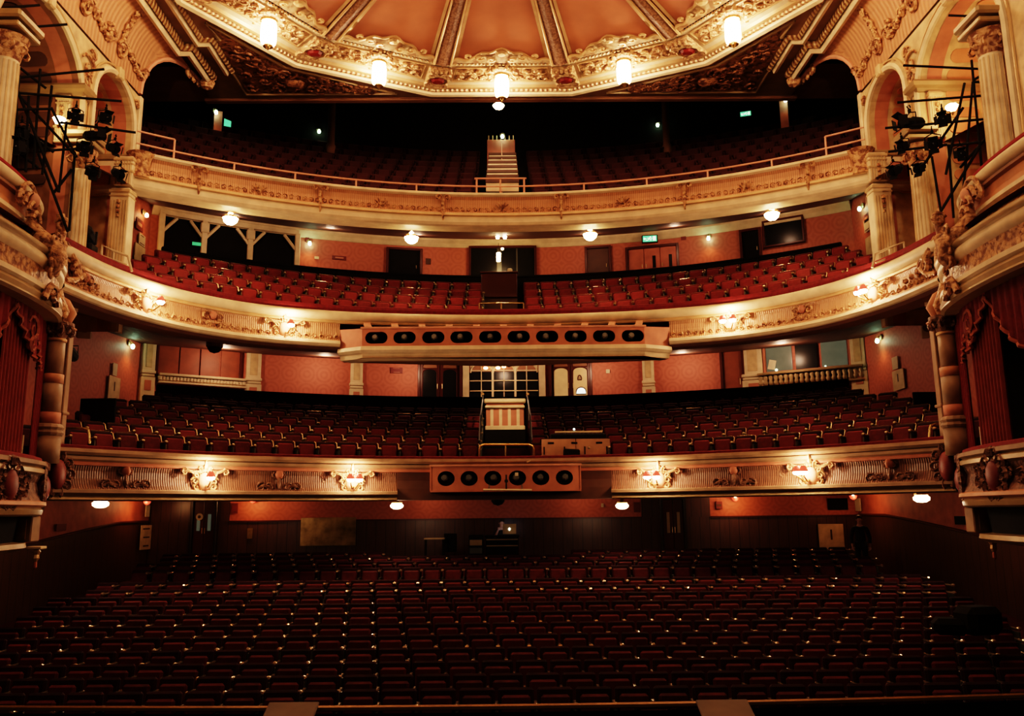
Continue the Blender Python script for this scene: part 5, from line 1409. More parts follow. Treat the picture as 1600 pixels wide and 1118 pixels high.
for r, sd, X in (((120, 517, 136, 532), 'left', LW), ((1444, 509, 1463, 531), 'right', RW)):
    o, yaw, w, h = X.rect(*r)
    t = thing('wall_speaker', 'small pale loudspeaker high on the %s lower circle wall' % sd, 'loudspeaker', o+V((.25 if sd == 'left' else -.25, -.4, 0)), .5 if sd == 'left' else -.5)
    MB().box((0, 0, .2), (.34, .26, .46), RX(.2), .03).build('cabinet', 'whitepaint', t); MB().lathe([(.001, 0), (.1, .0), (.12, .02)], (0, -.17, .2), 10, RX(PI/2)).build('cone', 'brown', t)
    MB().tube([(0, .1, .2), (0, .4, .25)], .03, 5).build('bracket', 'black', t)
for px_, py, sd, X in ((110, 552, 'left', -9.3), (1485, 545, 'right', 9.3)):
    p = at(px_, py, 17.0); t = thing('hanging_spotlight', 'black spotlight under the end of the middle front, %s side' % sd, 'spotlight', p)
    MB().lathe([(.08, -.2), (.13, -.1), (.13, .1), (.1, .16)], n=10, R=RX(1.2)).build('body', 'black', t); MB().tube([(-.15, 0, 0), (-.15, 0, .16), (.15, 0, .16), (.15, 0, 0)], .012, 4).build('yoke', 'black', t); MB().tube([(0, 0, .16), (0, 0, .5)], .015, 5).build('hook', 'black', t)
for px_, py, Y, lab in ((335, 546, 21.6, 'dark dome loudspeaker under the middle tier, above the panelled window'), (795, 568, 23.5, 'dark dome loudspeaker under the middle tier, above the white window'), (778, 784, 23, 'dark dome loudspeaker under the lowest tier, above the sound desk')):
    p = at(px_, py, Y); t = thing('ceiling_loudspeaker', lab, 'loudspeaker', p)
    MB().lathe([(.001, -.1), (.12, -.06), (.18, .02), (.18, .06)], n=12).build('dome', 'black', t); MB().lathe([(.2, .06), (.22, .08), (.2, .4)], n=12).build('mount', 'soffit', t)
def point(loc, e, c, r=.3, nm='fill'):
    l = bpy.data.lights.new(nm, 'POINT'); l.energy = e; l.color = c; l.shadow_soft_size = r; o = bpy.data.objects.new(nm, l); COL.objects.link(o); o.location = loc; return o
# ================================================================== UPPER CIRCLE WALL
for r, lab, n in (((607, 392, 656, 440), 'dark open doorway left of the central upper circle window', 1), ((918, 389, 952, 440), 'dark wooden door right of the central upper circle window', 1), ((1161, 362, 1187, 415), 'dark doorway beside the black projection window on the right', 1)):
    door(WALL, r, lab, n, 'woodred', 'void' if 'door ' not in lab else 'darkbrown', None)  # doorways get a near-black leaf in place of their dark recess
door(WALL, (982, 388, 1058, 440), 'red double doors with narrow dark glass strips under the lit exit sign', 3, 'woodred', 'redplain', lambda i, lw, h: [(lw*.12, h*.58, lw*.2, h*.36, 'glassdark')] if i else [])
o, yaw, w, h = WALL.rect(735, 388, 836, 436)
t = thing('window_4', 'large black control-room window behind the centre of the upper circle', 'window', o, yaw); t['kind'] = 'structure'
frame_box(t, w+.1, h+.05, .07, .14, 'woodred', 'window_frame'); MB().box((0, -.02, h/2), (w, .02, h)).build('pane', 'glassdark', t); MB().box((-.12, -.05, h/2), (.16, .04, h)).build('mullion', 'steel', t); MB().box((w*.22, -.05, h/2), (.05, .04, h)).build('mullion', 'steel', t)
o, yaw, w, h = WALL.rect(1195, 344, 1255, 384)
t = thing('window_5', 'black projection window high on the right of the upper circle wall', 'window', o, yaw); t['kind'] = 'structure'
frame_box(t, w+.1, h+.05, .06, .14, 'woodred', 'window_frame', True); MB().box((0, -.02, h/2), (w, .02, h)).build('pane', 'glassdark', t)
# hanging lamp seen in front of the dark window
p = at(779, 401, 26.8); t = thing('hanging_lamp', 'small lit cylinder lamp hanging before the black upper circle window', 'lamp', p)
MB().lathe([(.001, -.16), (.07, -.15), (.075, .12), (.04, .15)], n=10).build('shade', 'bowl_glow', t, True); MB().tube([(0, 0, .15), (0, 0, 12.2-p.z)], .01, 4).build('cord', 'black', t)
MB().ball((.13, -.05, .26), .05, 6).build('bulb', 'wall_bulb_glow', t)
# two-lamp fitting on the gallery soffit
p = at(784, 370, 25.6); t = thing('ceiling_fitting', 'small ceiling fitting with two lit lamps over the upper circle centre', 'lamp', p)
MB().box((0, 0, .08), (.34, .2, .1), None, .02).build('body', 'steel', t)
for x in (-.13, .1): MB().lathe([(.001, -.07), (.05, -.05), (.06, .02), (.03, .05)], (x, -.02, -.01), 8).build('lit_bulb', 'sconce_glow' if x > 0 else 'bowl_glow', t, True)
for k in range(3): MB().tube([(-.15+.15*k, 0, .12), (-.19+.19*k, -.05, .22)], .012, 4).build('arm', 'brassdull', t)
MB().tube([(0, 0, .1), (0, 0, .55)], .02, 5).build('stem', 'steel', t)
# open loggia on the left with timber posts and braces
o, yaw, w, h = WALL.rect(250, 352, 463, 424)
t = thing('window_6', 'wide cream-framed opening with braced posts left of the upper circle', 'window', V((o.x, o.y, o.z)), yaw); t['kind'] = 'structure'
# the photograph shows its head rising to the left with the curve; follow the curved wall instead of a flat frame
t.location = (0, 0, 0); t.rotation_euler = (0, 0, 0)
def wp(px, py, dd=0.):
    q = WALL.hit(px, py); n = V((q.x, q.y-9.9, 0)).normalized(); return q-n*dd
zt_ = WALL.hit(350, 352).z; zb3 = 10.6
xs = [246+(466-246)*k/24 for k in range(25)]
A = [wp(x, 370, .05) for x in xs]
m_ = MB(); m_.loft([V((q.x, q.y, zb3)) for q in A], [V((q.x, q.y, zt_)) for q in A]); m_.build('dark_opening_sheet', 'void', t)  # near-black sheet on the wall stands for the shaded interior
Pq = Path([(wp(x, 370, .06).x, wp(x, 370, .06).y) for x in xs])
MB().sweep([tuple(q[:2]) for q in Pq.p], [(0, zt_-.02), (.10, zt_-.02), (.13, zt_+.1), (.13, zt_+.22), (.05, zt_+.25), (0, zt_+.25)]).build('window_frame', 'cream', t)
m_ = MB(); m_.sweep([tuple(q[:2]) for q in Pq.p], [(-.02, zb3), (.02, zb3), (.02, zb3+.95), (-.02, zb3+.95)]); m_.build('dark_boarding', 'darkbrown', t) if 0 else None
for px_, br in ((249, (1,)), (317, (-1, 1)), (390, (-1, 1)), (464, (-1,))):
    q = wp(px_, 380, .14); s_ = min(range(100), key=lambda k: (V((*Pq.at(Pq.len*k/99)[0][:2], 0))-V((q.x, q.y, 0))).length)/99*Pq.len; tt = V(Pq.at(s_)[1])
    m_ = MB(); m_.box((q.x, q.y, (zb3+zt_)/2), (.17, .15, zt_-zb3), RZ(math.atan2(tt.y, tt.x)), .015)
    if len(br) > 1: m_.box((q.x, q.y, zt_-.25), (.26, .2, .32), RZ(math.atan2(tt.y, tt.x)), .02)
    po = m_.build('post', 'cream', t)
    for b in br:
        m_ = MB(); m_.tube([q+V((0, 0, zt_-q.z-.62)), q+tt*b*.16+V((0, 0, zt_-q.z-.42)), q+tt*b*.44+V((0, 0, zt_-q.z-.08))], .055, 5); m_.build('brace', 'cream', po)
def exit_sign(p, yaw, w, h, label, lit, big=False):
    t = thing('exit_sign', label, 'exit sign', p, yaw)
    MB().box((0, .03, 0), (w+.08, .08, h+.08), None, .02).build('casing', 'black', t)
    MB().box((0, -.02, 0), (w, .02, h)).build('green_face', lit, t)
    if big:                    # running figure, arrow and doorway, in white
        m_ = MB(); y = -.034
        m_.ball((.02, y, h*.28), h*.10, 6, (1, .3, 1)); m_.tube([(.0, y, h*.16), (-.03, y, -h*.08)], h*.07, 5); m_.tube([(-.03, y, -h*.08), (.05, y, -h*.18), (.02, y, -h*.38)], h*.05, 4); m_.tube([(-.03, y, -h*.08), (-.08, y, -h*.28), (-.14, y, -h*.3)], h*.05, 4); m_.tube([(.0, y, h*.14), (.08, y, h*.02)], h*.04, 4); m_.tube([(.0, y, h*.14), (-.09, y, h*.08)], h*.04, 4)
        m_.build('running_figure', 'white_glow', t)
        m_ = MB(); m_.box((-w*.34, y, 0), (w*.16, .01, h*.16)); m_.poly([(-w*.46, y, 0), (-w*.38, y, h*.25), (-w*.38, y, -h*.25)]); m_.build('arrow', 'white_glow', t)
        m_ = MB(); m_.box((w*.32, y, 0), (w*.2, .01, h*.72)); m_.build('doorway_symbol', 'white_glow', t)
    return t
q = wp(1018, 380, .5); exit_sign(q, math.atan2(-q.x, 30), .46, .2, 'lit green exit sign with white symbols over the upper circle doors', 'green_glow', True)
q = wp(308, 383, .12); exit_sign(q, .42, .34, .1, 'dim green exit sign inside the left upper circle opening', 'green_faint_glow')
p = at(1165, 178, 27.5); exit_sign(p, -.3, .36, .16, 'lit green exit sign on the right of the dark gallery', 'green_glow', True)
p = at(355, 194, 27.); exit_sign(p, .9, .26, .3, 'green glowing exit sign on the left of the dark gallery', 'green_glow')
# small bulbs on the upper circle and lower circle walls and in the gallery
def wall_light(p, yaw, label, cool, cup=True):
    t = thing('wall_light', label, 'wall light', p, yaw, 'small wall lights')
    MB().lathe([(.09, 0), (.08, .03), (.03, .04)], (0, .02, .10), 10, RX(PI/2)).build('back_plate', 'brassdull', t)
    MB().tube([(0, .0, .10), (0, -.09, .13), (0, -.10, .07)], .014, 5).build('arm', 'brass', t)
    MB().lathe([(.001, -.075), (.045, -.055), (.055, 0), (.03, .06)], (0, -.10, .0), 10).build('lit_bulb', 'coolbulb_glow' if cool else 'wall_bulb_glow', t, True)
    l = bpy.data.lights.new('wall_light_glow', 'SPOT'); l.energy = 12 if p[2] < 14 else 3; l.color = (1., .42, .15); l.spot_size = 2.4; l.spot_blend = .8; l.shadow_soft_size = .06
    lo = bpy.data.objects.new('wall_light_glow', l); COL.objects.link(lo); lo.parent = t; lo.location = (0, -.14, -.10); lo.rotation_euler = (-.25, 0, 0)
    return t
for px_, py, lab, cool in ((483, 382, 'small cool wall bulb beside the braced opening on the upper circle wall', True), (1108, 374, 'small cool wall bulb right of the upper circle exit doors', True)):
    q = wp(px_, py, .05); wall_light(q, math.atan2(-q.x, q.y-9.9), lab, cool)
for px_, py, X, lab, cool in ((224, 336, -10.75, 'small warm bulb on the left upper circle side wall', False), (1348, 326, 10.75, 'small cool bulb on the right upper circle side wall', True), (202, 541, -10.75, 'small cool bulb on the left lower circle side wall', True), (1376, 532, 10.75, 'small cool bulb on the right lower circle side wall', True)):
    q = atX(px_, py, X); wall_light(q, PI/2 if X < 0 else -PI/2, lab, cool)
GW = OnWall(19.95, 9.9)
for px_, py, lab in ((498, 207, 'small cool bulb on the gallery rear wall beside the left column'), (785, 215, 'small bulb above the gate at the top of the gallery steps'), (1028, 197, 'small cool bulb on the gallery rear wall beside the right column')):
    q = GW.hit(px_, py); y_ = 26.5 if px_ == 785 else None
    if y_: q = at(px_, py, 26.45)
    wall_light(q, math.atan2(-q.x, q.y-9.9), lab, True)
    bk = MB(); nn = V((q.x, q.y-9.9, 0)).normalized()
    if not y_: bk.box(q+nn*.1+V((0, 0, -.3)), (1.0, .04, .9), RZ(math.atan2(-q.x, q.y-9.9))); b_ = bk.build('wall_board', 'redplain'); tag(b_, 'dim red wall panel lit by the bulb beside the %s gallery column' % ('left' if px_ < 700 else 'right'), 'wall panel')
for px_, py, sd in ((336, 177, 'left'), (1229, 158, 'right')):
    q = at(px_, py, 25.8); wall_light(q, .7 if sd == 'left' else -.7, 'small bulb lighting a red pier at the %s end of the gallery' % sd, True)
    m_ = MB(); m_.box(q+V((0, .25, -.5)), (.26, .3, 1.3), RZ(.5 if sd == 'left' else -.5)); tag(m_.build('wall_pier', 'redplain'), 'narrow red pier lit by a bulb at the %s end of the gallery' % sd, 'pier')
# plaques on the upper circle wall
board(WALL, (519, 400, 541, 406), 'wall_plaque', 'dark red plaque on the upper circle wall left of the open doorway', 'plaque', 'signred', 1, 'pinkpale')
board(WALL, (491, 401, 498, 405), 'wall_switch', 'tiny pale switch plate under the left upper circle wall bulb', 'switch', 'paper')
board(WALL, (665, 404, 673, 413), 'wall_box', 'small dark square box right of the upper circle open doorway', 'box', 'darkbrown')
board(WALL, (477, 370, 483, 378), 'alarm_bell', 'small red alarm bell above the left upper circle wall bulb', 'bell', 'signred')
board(WALL, (1064, 366, 1072, 375), 'alarm_bell', 'small red alarm bell beside the red upper circle doors', 'bell', 'signred')
board(LW, (211, 342, 222, 360), 'wall_plaque', 'dark red plaque on the left upper circle side wall', 'plaque', 'signred', 1, 'pinkpale')
board(RW, (1352, 333, 1361, 347), 'wall_plaque', 'dark red plaque on the right upper circle side wall', 'plaque', 'signred', 1, 'pinkpale')
board(LW, (215, 366, 225, 384), 'wall_notice', 'pale notice on the left upper circle side wall under the plaque', 'notice', 'paper', 2)
board(RW, (1352, 342, 1361, 362), 'wall_notice', 'pale notice on the right upper circle side wall under the plaque', 'notice', 'paper', 2)
board(LW, (208, 382, 224, 422), 'low_door', 'pale low panel beside the left upper circle steps', 'panel', 'whitepaint')
board(RW, (1355, 366, 1372, 408), 'low_door', 'pale low panel beside the right upper circle steps', 'panel', 'whitepaint')
# kiosk / vomitory front
a, b = at(752, 466, 25.3), at(808, 428.5, 25.3); t = thing('aisle_parapet', 'dark red wooden parapet in the middle of the upper circle', 'parapet', ((a.x+b.x)/2, 25.3, a.z)); w, h = b.x-a.x, b.z-a.z
MB().box((0, 0, h/2), (w, .3, h), None, .02).build('board', 'woodred', t); MB().box((0, -.02, h+.02), (w+.06, .38, .05), None, .015).build('capping', 'woodred', t); MB().box((0, .1, -.4), (w, .3, .8)).build('dark_base', 'darkbrown', t); MB().box((w*.3, 0, h+.12), (.16, .12, .14), None, .03).build('small_box', 'cream', t)
# cream railings and steps at the ends of the upper circle
for sd, pts, Y in (('left', ((160, 383), (178, 392), (200, 400), (206, 424)), 18.0), ('right', ((1412, 378), (1390, 387), (1367, 397), (1363, 418)), 18.0)):
    t = thing('step_rail', 'pale metal handrail by the steps at the %s end of the upper circle' % sd, 'handrail')
    A = [at(*q, Y-.0) for q in pts]
    MB().tube([A[0]+V((0, 0, -.45)), A[0], A[1], A[2], A[2]+V((0, 0, -.0)), A[3]], .028, 6).build('rail', 'cream', t)
    MB().tube([A[0]+V((0, 0, -.24)), A[2]+V((0, 0, -.2))], .02, 5).build('lower_rail', 'cream', t)
    MB().tube([A[1], A[1]+V((0, 0, -.5))], .022, 5).build('post', 'cream', t)
    s2 = thing('side_steps', 'few carpeted steps with pale nosings at the %s end of the upper circle' % sd, 'steps')
    c = V((-9.9 if sd == 'left' else 9.9, 19.0, 8.65))
    for k in range(3): MB().box((c.x, c.y+.28*k, c.z-.25+.16*k), (1.0, .3, .05)).build('tread', 'creamdark', s2); MB().box((c.x, c.y+.28*k+.13, c.z-.42+.16*k), (1.1, .05, .3)).build('riser', 'carpet', s2)

# ---- opal bowls under the gallery
for px_, py, Y, lab in ((360, 341, 21.7, 'opal bowl light under the gallery above the braced opening'), (643, 371, 23.4, 'opal bowl light under the gallery left of centre'), (922, 366, 23.4, 'opal bowl light under the gallery right of centre'), (1206, 334, 21.7, 'opal bowl light under the gallery near the black projection window')):
    def gap(Y_):               # clear height from the bowl to the sloping soffit
        q = at(px_, py, Y_); g0 = 6.8+math.sqrt(15.2**2-q.x**2); g1 = 9.9+math.sqrt(18.1**2-q.x**2)
        return 11.09+1.63*(q.y-g0)/(g1-g0)-q.z
    Y = next(v for v in (20.+.05*k for k in range(120)) if v > 6.8+math.sqrt(15.2**2-at(px_, py, v).x**2)+.75)
    gz_ = max(.16, gap(Y))
    p = at(px_, py, Y); t = thing('bowl_light', lab, 'ceiling light', p, 0, 'opal bowl lights under the gallery')
    m_ = MB(); m_.lathe([(.001, -.17), (.10, -.155), (.17, -.09), (.20, 0)], n=14); m_.build('bowl', 'bowl_glow', t, True)
    m_ = MB(); m_.lathe([(.20, 0), (.225, .02), (.20, .05)], n=14); m_.build('rim', 'brass', t)
    m_ = MB(); m_.tube([(0, 0, .02), (0, 0, gz_+.02)], .018, 6); m_.lathe([(.30, gz_), (.26, gz_-.03), (.1, gz_-.04), (.03, gz_-.06)], n=12)
    m_.build('ceiling_rose', 'cream', t)
    m_ = MB(); m_.lathe([(.05, .1), (.07, .14), (.03, .18)], n=8); m_.build('upper_lamp', 'wall_bulb_glow', t)
    l = bpy.data.lights.new('bowl_upglow', 'POINT'); l.energy = 14; l.color = WARM; l.shadow_soft_size = .05; lo = bpy.data.objects.new('bowl_upglow', l); COL.objects.link(lo); lo.parent = t; lo.location = (0, -.16, gz_*.55)
# ---- flat bowls under the lower circle
for px_, py, Y, lab in ((157, 787, 18.6, 'lit shallow bowl light under the lowest balcony, nearest the left boxes'), (620, 790, 22.6, 'lit shallow bowl light under the lowest balcony, left of the centre'), (972, 790, 22.6, 'lit shallow bowl light under the lowest balcony, right of the centre'), (1440, 778.5, 18.6, 'lit shallow bowl light under the lowest balcony, nearest the right boxes')):
    p = at(px_, py, Y); t = thing('ceiling_light', lab, 'ceiling light', p, 0, 'shallow bowl lights under the lowest balcony')
    MB().lathe([(.001, -.085), (.10, -.075), (.165, -.03), (.175, .02), (.13, .06)], n=14).build('bowl', 'stalls_bowl_glow', t, True)
    MB().lathe([(.13, .06), (.16, .08), (.16, .12)], n=12).build('base', 'brass', t); MB().lathe([(.05, .1), (.05, .5)], n=8).build('stem', 'soffit', t)
    point(p+V((0, -.05, -.22)), 16, (1., .62, .40), .1, 'bowl_light')

# ================================================================== STALLS REAR WALL
door(STW, (302, 783, 336, 870), 'dark double doors with pale glass strips on the left of the stalls', 2, 'wood', 'woodred', lambda i, lw, h: [(0, h*.62, lw*.30, h*.30, 'glowglass')])
q = STW.hit(314, 807); m_ = MB(); m_.lathe([(.001, 0), (.11, 0), (.11, .02)], (q.x, q.y-.12, q.z), 14, RX(PI/2)); dsc = m_.build('door_sign', 'paper'); tag(dsc, 'small round pale sign on the left stalls double doors', 'sign')
m_ = MB(); m_.lathe([(.001, .021), (.05, .021), (.05, .025)], (q.x, q.y-.12, q.z), 10, RX(PI/2)); m_.build('dark_centre', 'darkbrown', dsc)
door(STW, (1036, 780, 1068, 870), 'dark double doors with gilt glass strips on the right of the stalls', 2, 'wood', 'woodred', lambda i, lw, h: [(0, h*.6, lw*.28, h*.36, 'brassdull')])
for r, lab, m, n in (((363, 786, 372, 802), 'dark framed notice on the red wall by the left stalls doors', 'signred', 2), ((990, 784, 1000, 800), 'dark framed notice on the red wall by the right stalls doors', 'signred', 2), ((1118, 783, 1128, 795), 'small dark square sign on the red wall right of the stalls doors', 'signred', 1), ((939, 786, 943, 792), 'tiny white switch on the red stalls rear wall', 'paper', 0)):
    board(STW, r, 'wall_notice', lab, 'notice', m, n, 'darkbrown')
M['bronze'] = mat('polished_bronze_sheet', (.34, .22, .09), .28, .7, var=.5)
board(STW, (470, 808, 556, 852), 'polished_sheet', 'polished bronze sheet panel on the dark rear stalls wall', 'panel', 'bronze')
board(STW, (387, 825, 395, 841), 'polished_strip', 'narrow shiny strip on the dark rear stalls wall', 'panel', 'bronze')
SLW, SRW = SideL(X=-11.22), SideL(X=11.22)
board(SLW, (218, 820, 234, 858), 'standing_banner', 'tall pale board with dark writing against the left stalls wall', 'board', 'whitepaint', 3)
board(SLW, (226, 789, 232, 807), 'wall_notice', 'narrow pale notice on the left stalls wall under the wall lamp', 'notice', 'paper')
board(SLW, (86, 818, 101, 829), 'wall_vent', 'dark square vent on the red left stalls wall', 'vent', 'signred')
board(SRW, (1494, 806, 1511, 819), 'wall_vent', 'dark square vent on the red right stalls wall', 'vent', 'black')
board(STW, (1279, 818, 1318, 860), 'poster_board', 'wide cream poster board against the right of the stalls rear wall', 'board', 'whitepaint', 1)
board(STW, (1293, 778, 1324, 796), 'wall_speaker', 'black box loudspeaker high on the right of the stalls rear wall', 'loudspeaker', 'void')
board(SRW, (1338, 778, 1346, 798), 'wall_notice', 'narrow pale notice by the lamp in the right stalls corner', 'notice', 'paper')
def picture_light(p, yaw, lab):
    t = thing('wall_light', lab, 'wall light', p, yaw, 'stalls wall lights')
    MB().lathe([(.12, .02), (.09, -.06), (.03, -.1)], n=10).build('shade', 'shade', t); MB().ball((0, 0, .0), .05, 6).build('lit_bulb', 'wall_bulb_glow', t); MB().tube([(0, 0, -.08), (0, .16, -.1)], .015, 4).build('arm', 'brass', t)
for px_, py, Y, yaw, lab in ((395, 781, 26.7, 0, 'warm wall lamp tucked under the lowest tier, right of the left stalls doors'), (1149, 778, 26.7, 0, 'warm wall lamp tucked under the lowest tier, right of the right stalls doors'), (230, 783, 25.6, .8, 'warm wall lamp in the left rear corner of the stalls'), (1333, 775, 25.6, -.8, 'warm wall lamp in the right rear corner of the stalls')):
    q = at(px_, py, Y); picture_light(q, yaw, lab)
    l = bpy.data.lights.new('wall_lamp_glow', 'POINT'); l.energy = 10; l.color = (1., .45, .18); l.shadow_soft_size = .05; lo = bpy.data.objects.new('wall_lamp_glow', l); COL.objects.link(lo); lo.location = q+V((0, -.25, -.1))

# sound desk and its neighbours
Yd = 25.2
def on_floor(px, py, Y): p = at(px, py, Y); return V((p.x, Y, floorz(Y)))
a, b = at(760, 836, Yd), at(809, 836, Yd)
t = thing('sound_desk', 'dark desk with pale edge strips where the seated person works', 'desk', ((a.x+b.x)/2, Yd, floorz(Yd))); w = b.x-a.x; h = a.z-floorz(Yd)
MB().box((0, .3, h-.03), (w+.1, .8, .05), None, .01).build('top', 'black', t); MB().box((0, -.08, h*.5), (w, .04, h*.9)).build('front', 'void', t)
for z in (h-.12, h-.30): MB().box((0, -.11, z), (w, .02, .03)).build('edge_strip', 'brassdull', t)
for x in (-w/2, w/2): MB().box((x, .3, h/2), (.05, .7, h)).build('side_panel', 'black', t)
lp = at(796, 827, Yd+.15); t = thing('laptop', 'open laptop on the sound desk, a glowing mark on its lid', 'laptop', (lp.x, Yd+.2, a.z+.01))
MB().box((0, .0, .01), (.40, .28, .02), None, .006).build('keyboard', 'steel', t); m_ = MB(); m_.box((0, -.12, .17), (.40, .015, .30), RX(.2), .005); ld = m_.build('lid', 'whitepaint', t)
m_ = MB(); m_.lathe([(.001, 0), (.03, 0), (.03, .006)], (.0, -.135, .165), 12, RX(PI/2+.2), .8, 1.2); m_.build('glowing_mark', 'laptop_glow', ld)
MB().box((0, -.105, .17), (.36, .006, .26), RX(.2)).build('screen', 'screen_glow', ld)
q = on_floor(744, 845, Yd); t = thing('equipment_rack', 'low dark equipment rack left of the sound desk', 'rack', q); hh = at(744, 835, Yd).z-q.z
MB().box((0, 0, hh/2), (.42, .45, hh), None, .02).build('case', 'black', t); MB().box((0, -.235, hh-.22), (.36, .02, .16)).build('panel', 'brassdull', t); MB().box((0, -.235, hh-.45), (.36, .02, .16)).build('panel', 'steel', t)
q = on_floor(679, 845, Yd); t = thing('side_table', 'small dark table with a pale top left of the sound desk', 'table', q); hh = at(679, 841, Yd).z-q.z
MB().box((0, 0, hh), (.6, .4, .04), None, .01).build('top', 'whitepaint', t)
for x in (-.26, .26):
    for y in (-.16, .16): MB().box((x, y, hh/2), (.04, .04, hh)).build('leg', 'black', t)
q = on_floor(703, 845, Yd); t = thing('black_chair', 'black chair between the small table and the equipment rack', 'chair', q); hh = at(703, 834, Yd).z-q.z
MB().box((0, 0, hh*.5), (.38, .4, .05), None, .02).build('seat', 'black', t); MB().box((0, .19, hh*.8), (.38, .04, hh*.42), None, .015).build('backrest', 'black', t)
for x in (-.17, .17):
    for y in (-.17, .17): MB().tube([(x, y, 0), (x, y, hh*.5)], .015, 5).build('leg', 'steel', t)

# ================================================================== PEOPLE
def skin_mesh(name, J, E, mt, parent, sub=2):
    idx = {k: i for i, k in enumerate(J)}
    me = bpy.data.meshes.new(name); me.from_pydata([J[k][0] for k in J], [(idx[a], idx[b]) for a, b in E], [])
    o = bpy.data.objects.new(name, me); COL.objects.link(o); o.parent = parent
    md = o.modifiers.new('skin', 'SKIN'); md.use_smooth_shade = True; md.branch_smoothing = .4
    for k, i in idx.items():
        r = J[k][1]; r = r if isinstance(r, tuple) else (r, r); me.skin_vertices[0].data[i].radius = r
    me.skin_vertices[0].data[0].use_root = True
    o.modifiers.new('sub', 'SUBSURF').levels = sub; o.modifiers['sub'].render_levels = sub
    me.materials.append(M[mt]); return o
def hand(J, E, root, p, dirv, side, pal):     # five bent fingers of different lengths rooted in the palm
    p = V(p); dv = V(dirv).normalized(); sv = V(side).normalized(); pv = V(pal).normalized()
    J[root+'palm'] = (p+dv*.07, (.036, .018)); E.append((root, root+'palm'))
    for k, (off, L_) in enumerate(((-.028, .075), (-.009, .088), (.010, .082), (.028, .064))):
        a = root+'f%d' % k; q = p+dv*.085+sv*off
        J[a+'a'] = (q, .010); J[a+'b'] = (q+dv*L_*.5+pv*.008, .0085); J[a+'c'] = (q+dv*L_*.85+pv*.035, .0075)
        E += [(root+'palm', a+'a'), (a+'a', a+'b'), (a+'b', a+'c')]
    q = p+dv*.035-sv*.038
    J[root+'ta'] = (q, .011); J[root+'tb'] = (q+dv*.035-sv*.022+pv*.01, .0095); E += [(root+'palm', root+'ta'), (root+'ta', root+'tb')]
def figure(label, loc, rz, seated, turn, arms):
    t = thing('person', label, 'person', loc, rz)    # faces local -Y
    hz = .50 if seated else .90
    J = {}; E = []
    lean = -.05 if seated else 0.
    J['pelvis'] = ((0, 0, hz), (.15, .11)); J['waist'] = ((0, lean*.4, hz+.16), (.13, .095)); J['chest'] = ((0, lean*.8, hz+.36), (.155, .105)); J['collar'] = ((0, lean, hz+.50), (.09, .07)); J['neck'] = ((0, lean-.005, hz+.57), .052)
    hx = lean-.02
    J['jaw'] = ((0, hx-.01, hz+.64), (.060, .070)); J['brow'] = ((0, hx+.005, hz+.73), (.075, .092)); J['crown'] = ((0, hx+.015, hz+.80), (.055, .07)); J['nose'] = ((0, hx-.105, hz+.685), .012)
    E += [('pelvis', 'waist'), ('waist', 'chest'), ('chest', 'collar'), ('collar', 'neck'), ('neck', 'jaw'), ('jaw', 'brow'), ('brow', 'crown'), ('jaw', 'nose')]
    for s, nm in ((-1, 'l'), (1, 'r')):
        el, wr = arms[nm]
        J['sh'+nm] = ((s*.18, lean, hz+.46), .055); J['el'+nm] = (el, .042); J['wr'+nm] = (wr, .030)
        E += [('collar', 'sh'+nm), ('sh'+nm, 'el'+nm), ('el'+nm, 'wr'+nm)]
        dv = (V(wr)-V(el)); hand(J, E, 'wr'+nm, wr, dv, (s, 0, .2), (0, -.3, -1) if seated else (-s, 0, 0))
        J['hp'+nm] = ((s*.09, 0, hz-.03), .085)
        kn = (s*.11, -.42, hz+.0) if seated else (s*.10, -.01, .49); an = (s*.12, -.40, .09) if seated else (s*.11, .02, .09); to = (an[0], an[1]-.17, .035)
        J['kn'+nm] = (kn, .06); J['an'+nm] = (an, .042); J['to'+nm] = (to, (.042, .03))
        E += [('pelvis', 'hp'+nm), ('hp'+nm, 'kn'+nm), ('kn'+nm, 'an'+nm), ('an'+nm, 'to'+nm)]
    skin_mesh('body', J, E, 'skin', t)
    g_ = lambda ks, d: {k: (J[k][0], tuple(x+d for x in (J[k][1] if isinstance(J[k][1], tuple) else (J[k][1],)*2))) for k in ks}
    K = g_(['pelvis', 'waist', 'chest', 'collar', 'shl', 'ell', 'shr', 'elr'], .018)
    ee = [('pelvis', 'waist'), ('waist', 'chest'), ('chest', 'collar'), ('collar', 'shl'), ('shl', 'ell'), ('collar', 'shr'), ('shr', 'elr')]
    for nm in 'lr':
        K['cu'+nm] = (tuple(V(arms[nm][0]).lerp(V(arms[nm][1]), .82 if not seated else .25)), (.046, .046)); ee.append(('el'+nm, 'cu'+nm))
    skin_mesh('jacket', K, ee, 'cloth', t)
    K = g_(['pelvis', 'hpl', 'knl', 'anl', 'hpr', 'knr', 'anr'], .016); skin_mesh('trousers', K, [('pelvis', 'hpl'), ('hpl', 'knl'), ('knl', 'anl'), ('pelvis', 'hpr'), ('hpr', 'knr'), ('knr', 'anr')], 'cloth', t)
    for s, nm in ((-1, 'l'), (1, 'r')):
        a = V(J['an'+nm][0]); MB().box(a+V((0, -.075, -.045)), (.105, .29, .085), None, .03).build('shoe', 'black', t)
        MB().ball((s*.031, hx-.077, hz+.712), .012, 8).build('eye', 'white_eye', t); MB().ball((s*.079, hx+.01, hz+.70), .026, 8, (.4, .7, 1.15)).build('ear', 'skin', t)
    MB().box((0, hx-.079, hz+.645), (.046, .012, .010), None, .003).build('mouth', 'pink', t)
    m_ = MB(); m_.ball((0, hx+.035, hz+.768), .108, 12, (.82, 1.0, .78)); m_.build('hair', 'hair', t, True)
    return t
M['white_eye'] = mat('eye_white', (.6, .55, .5), .3)

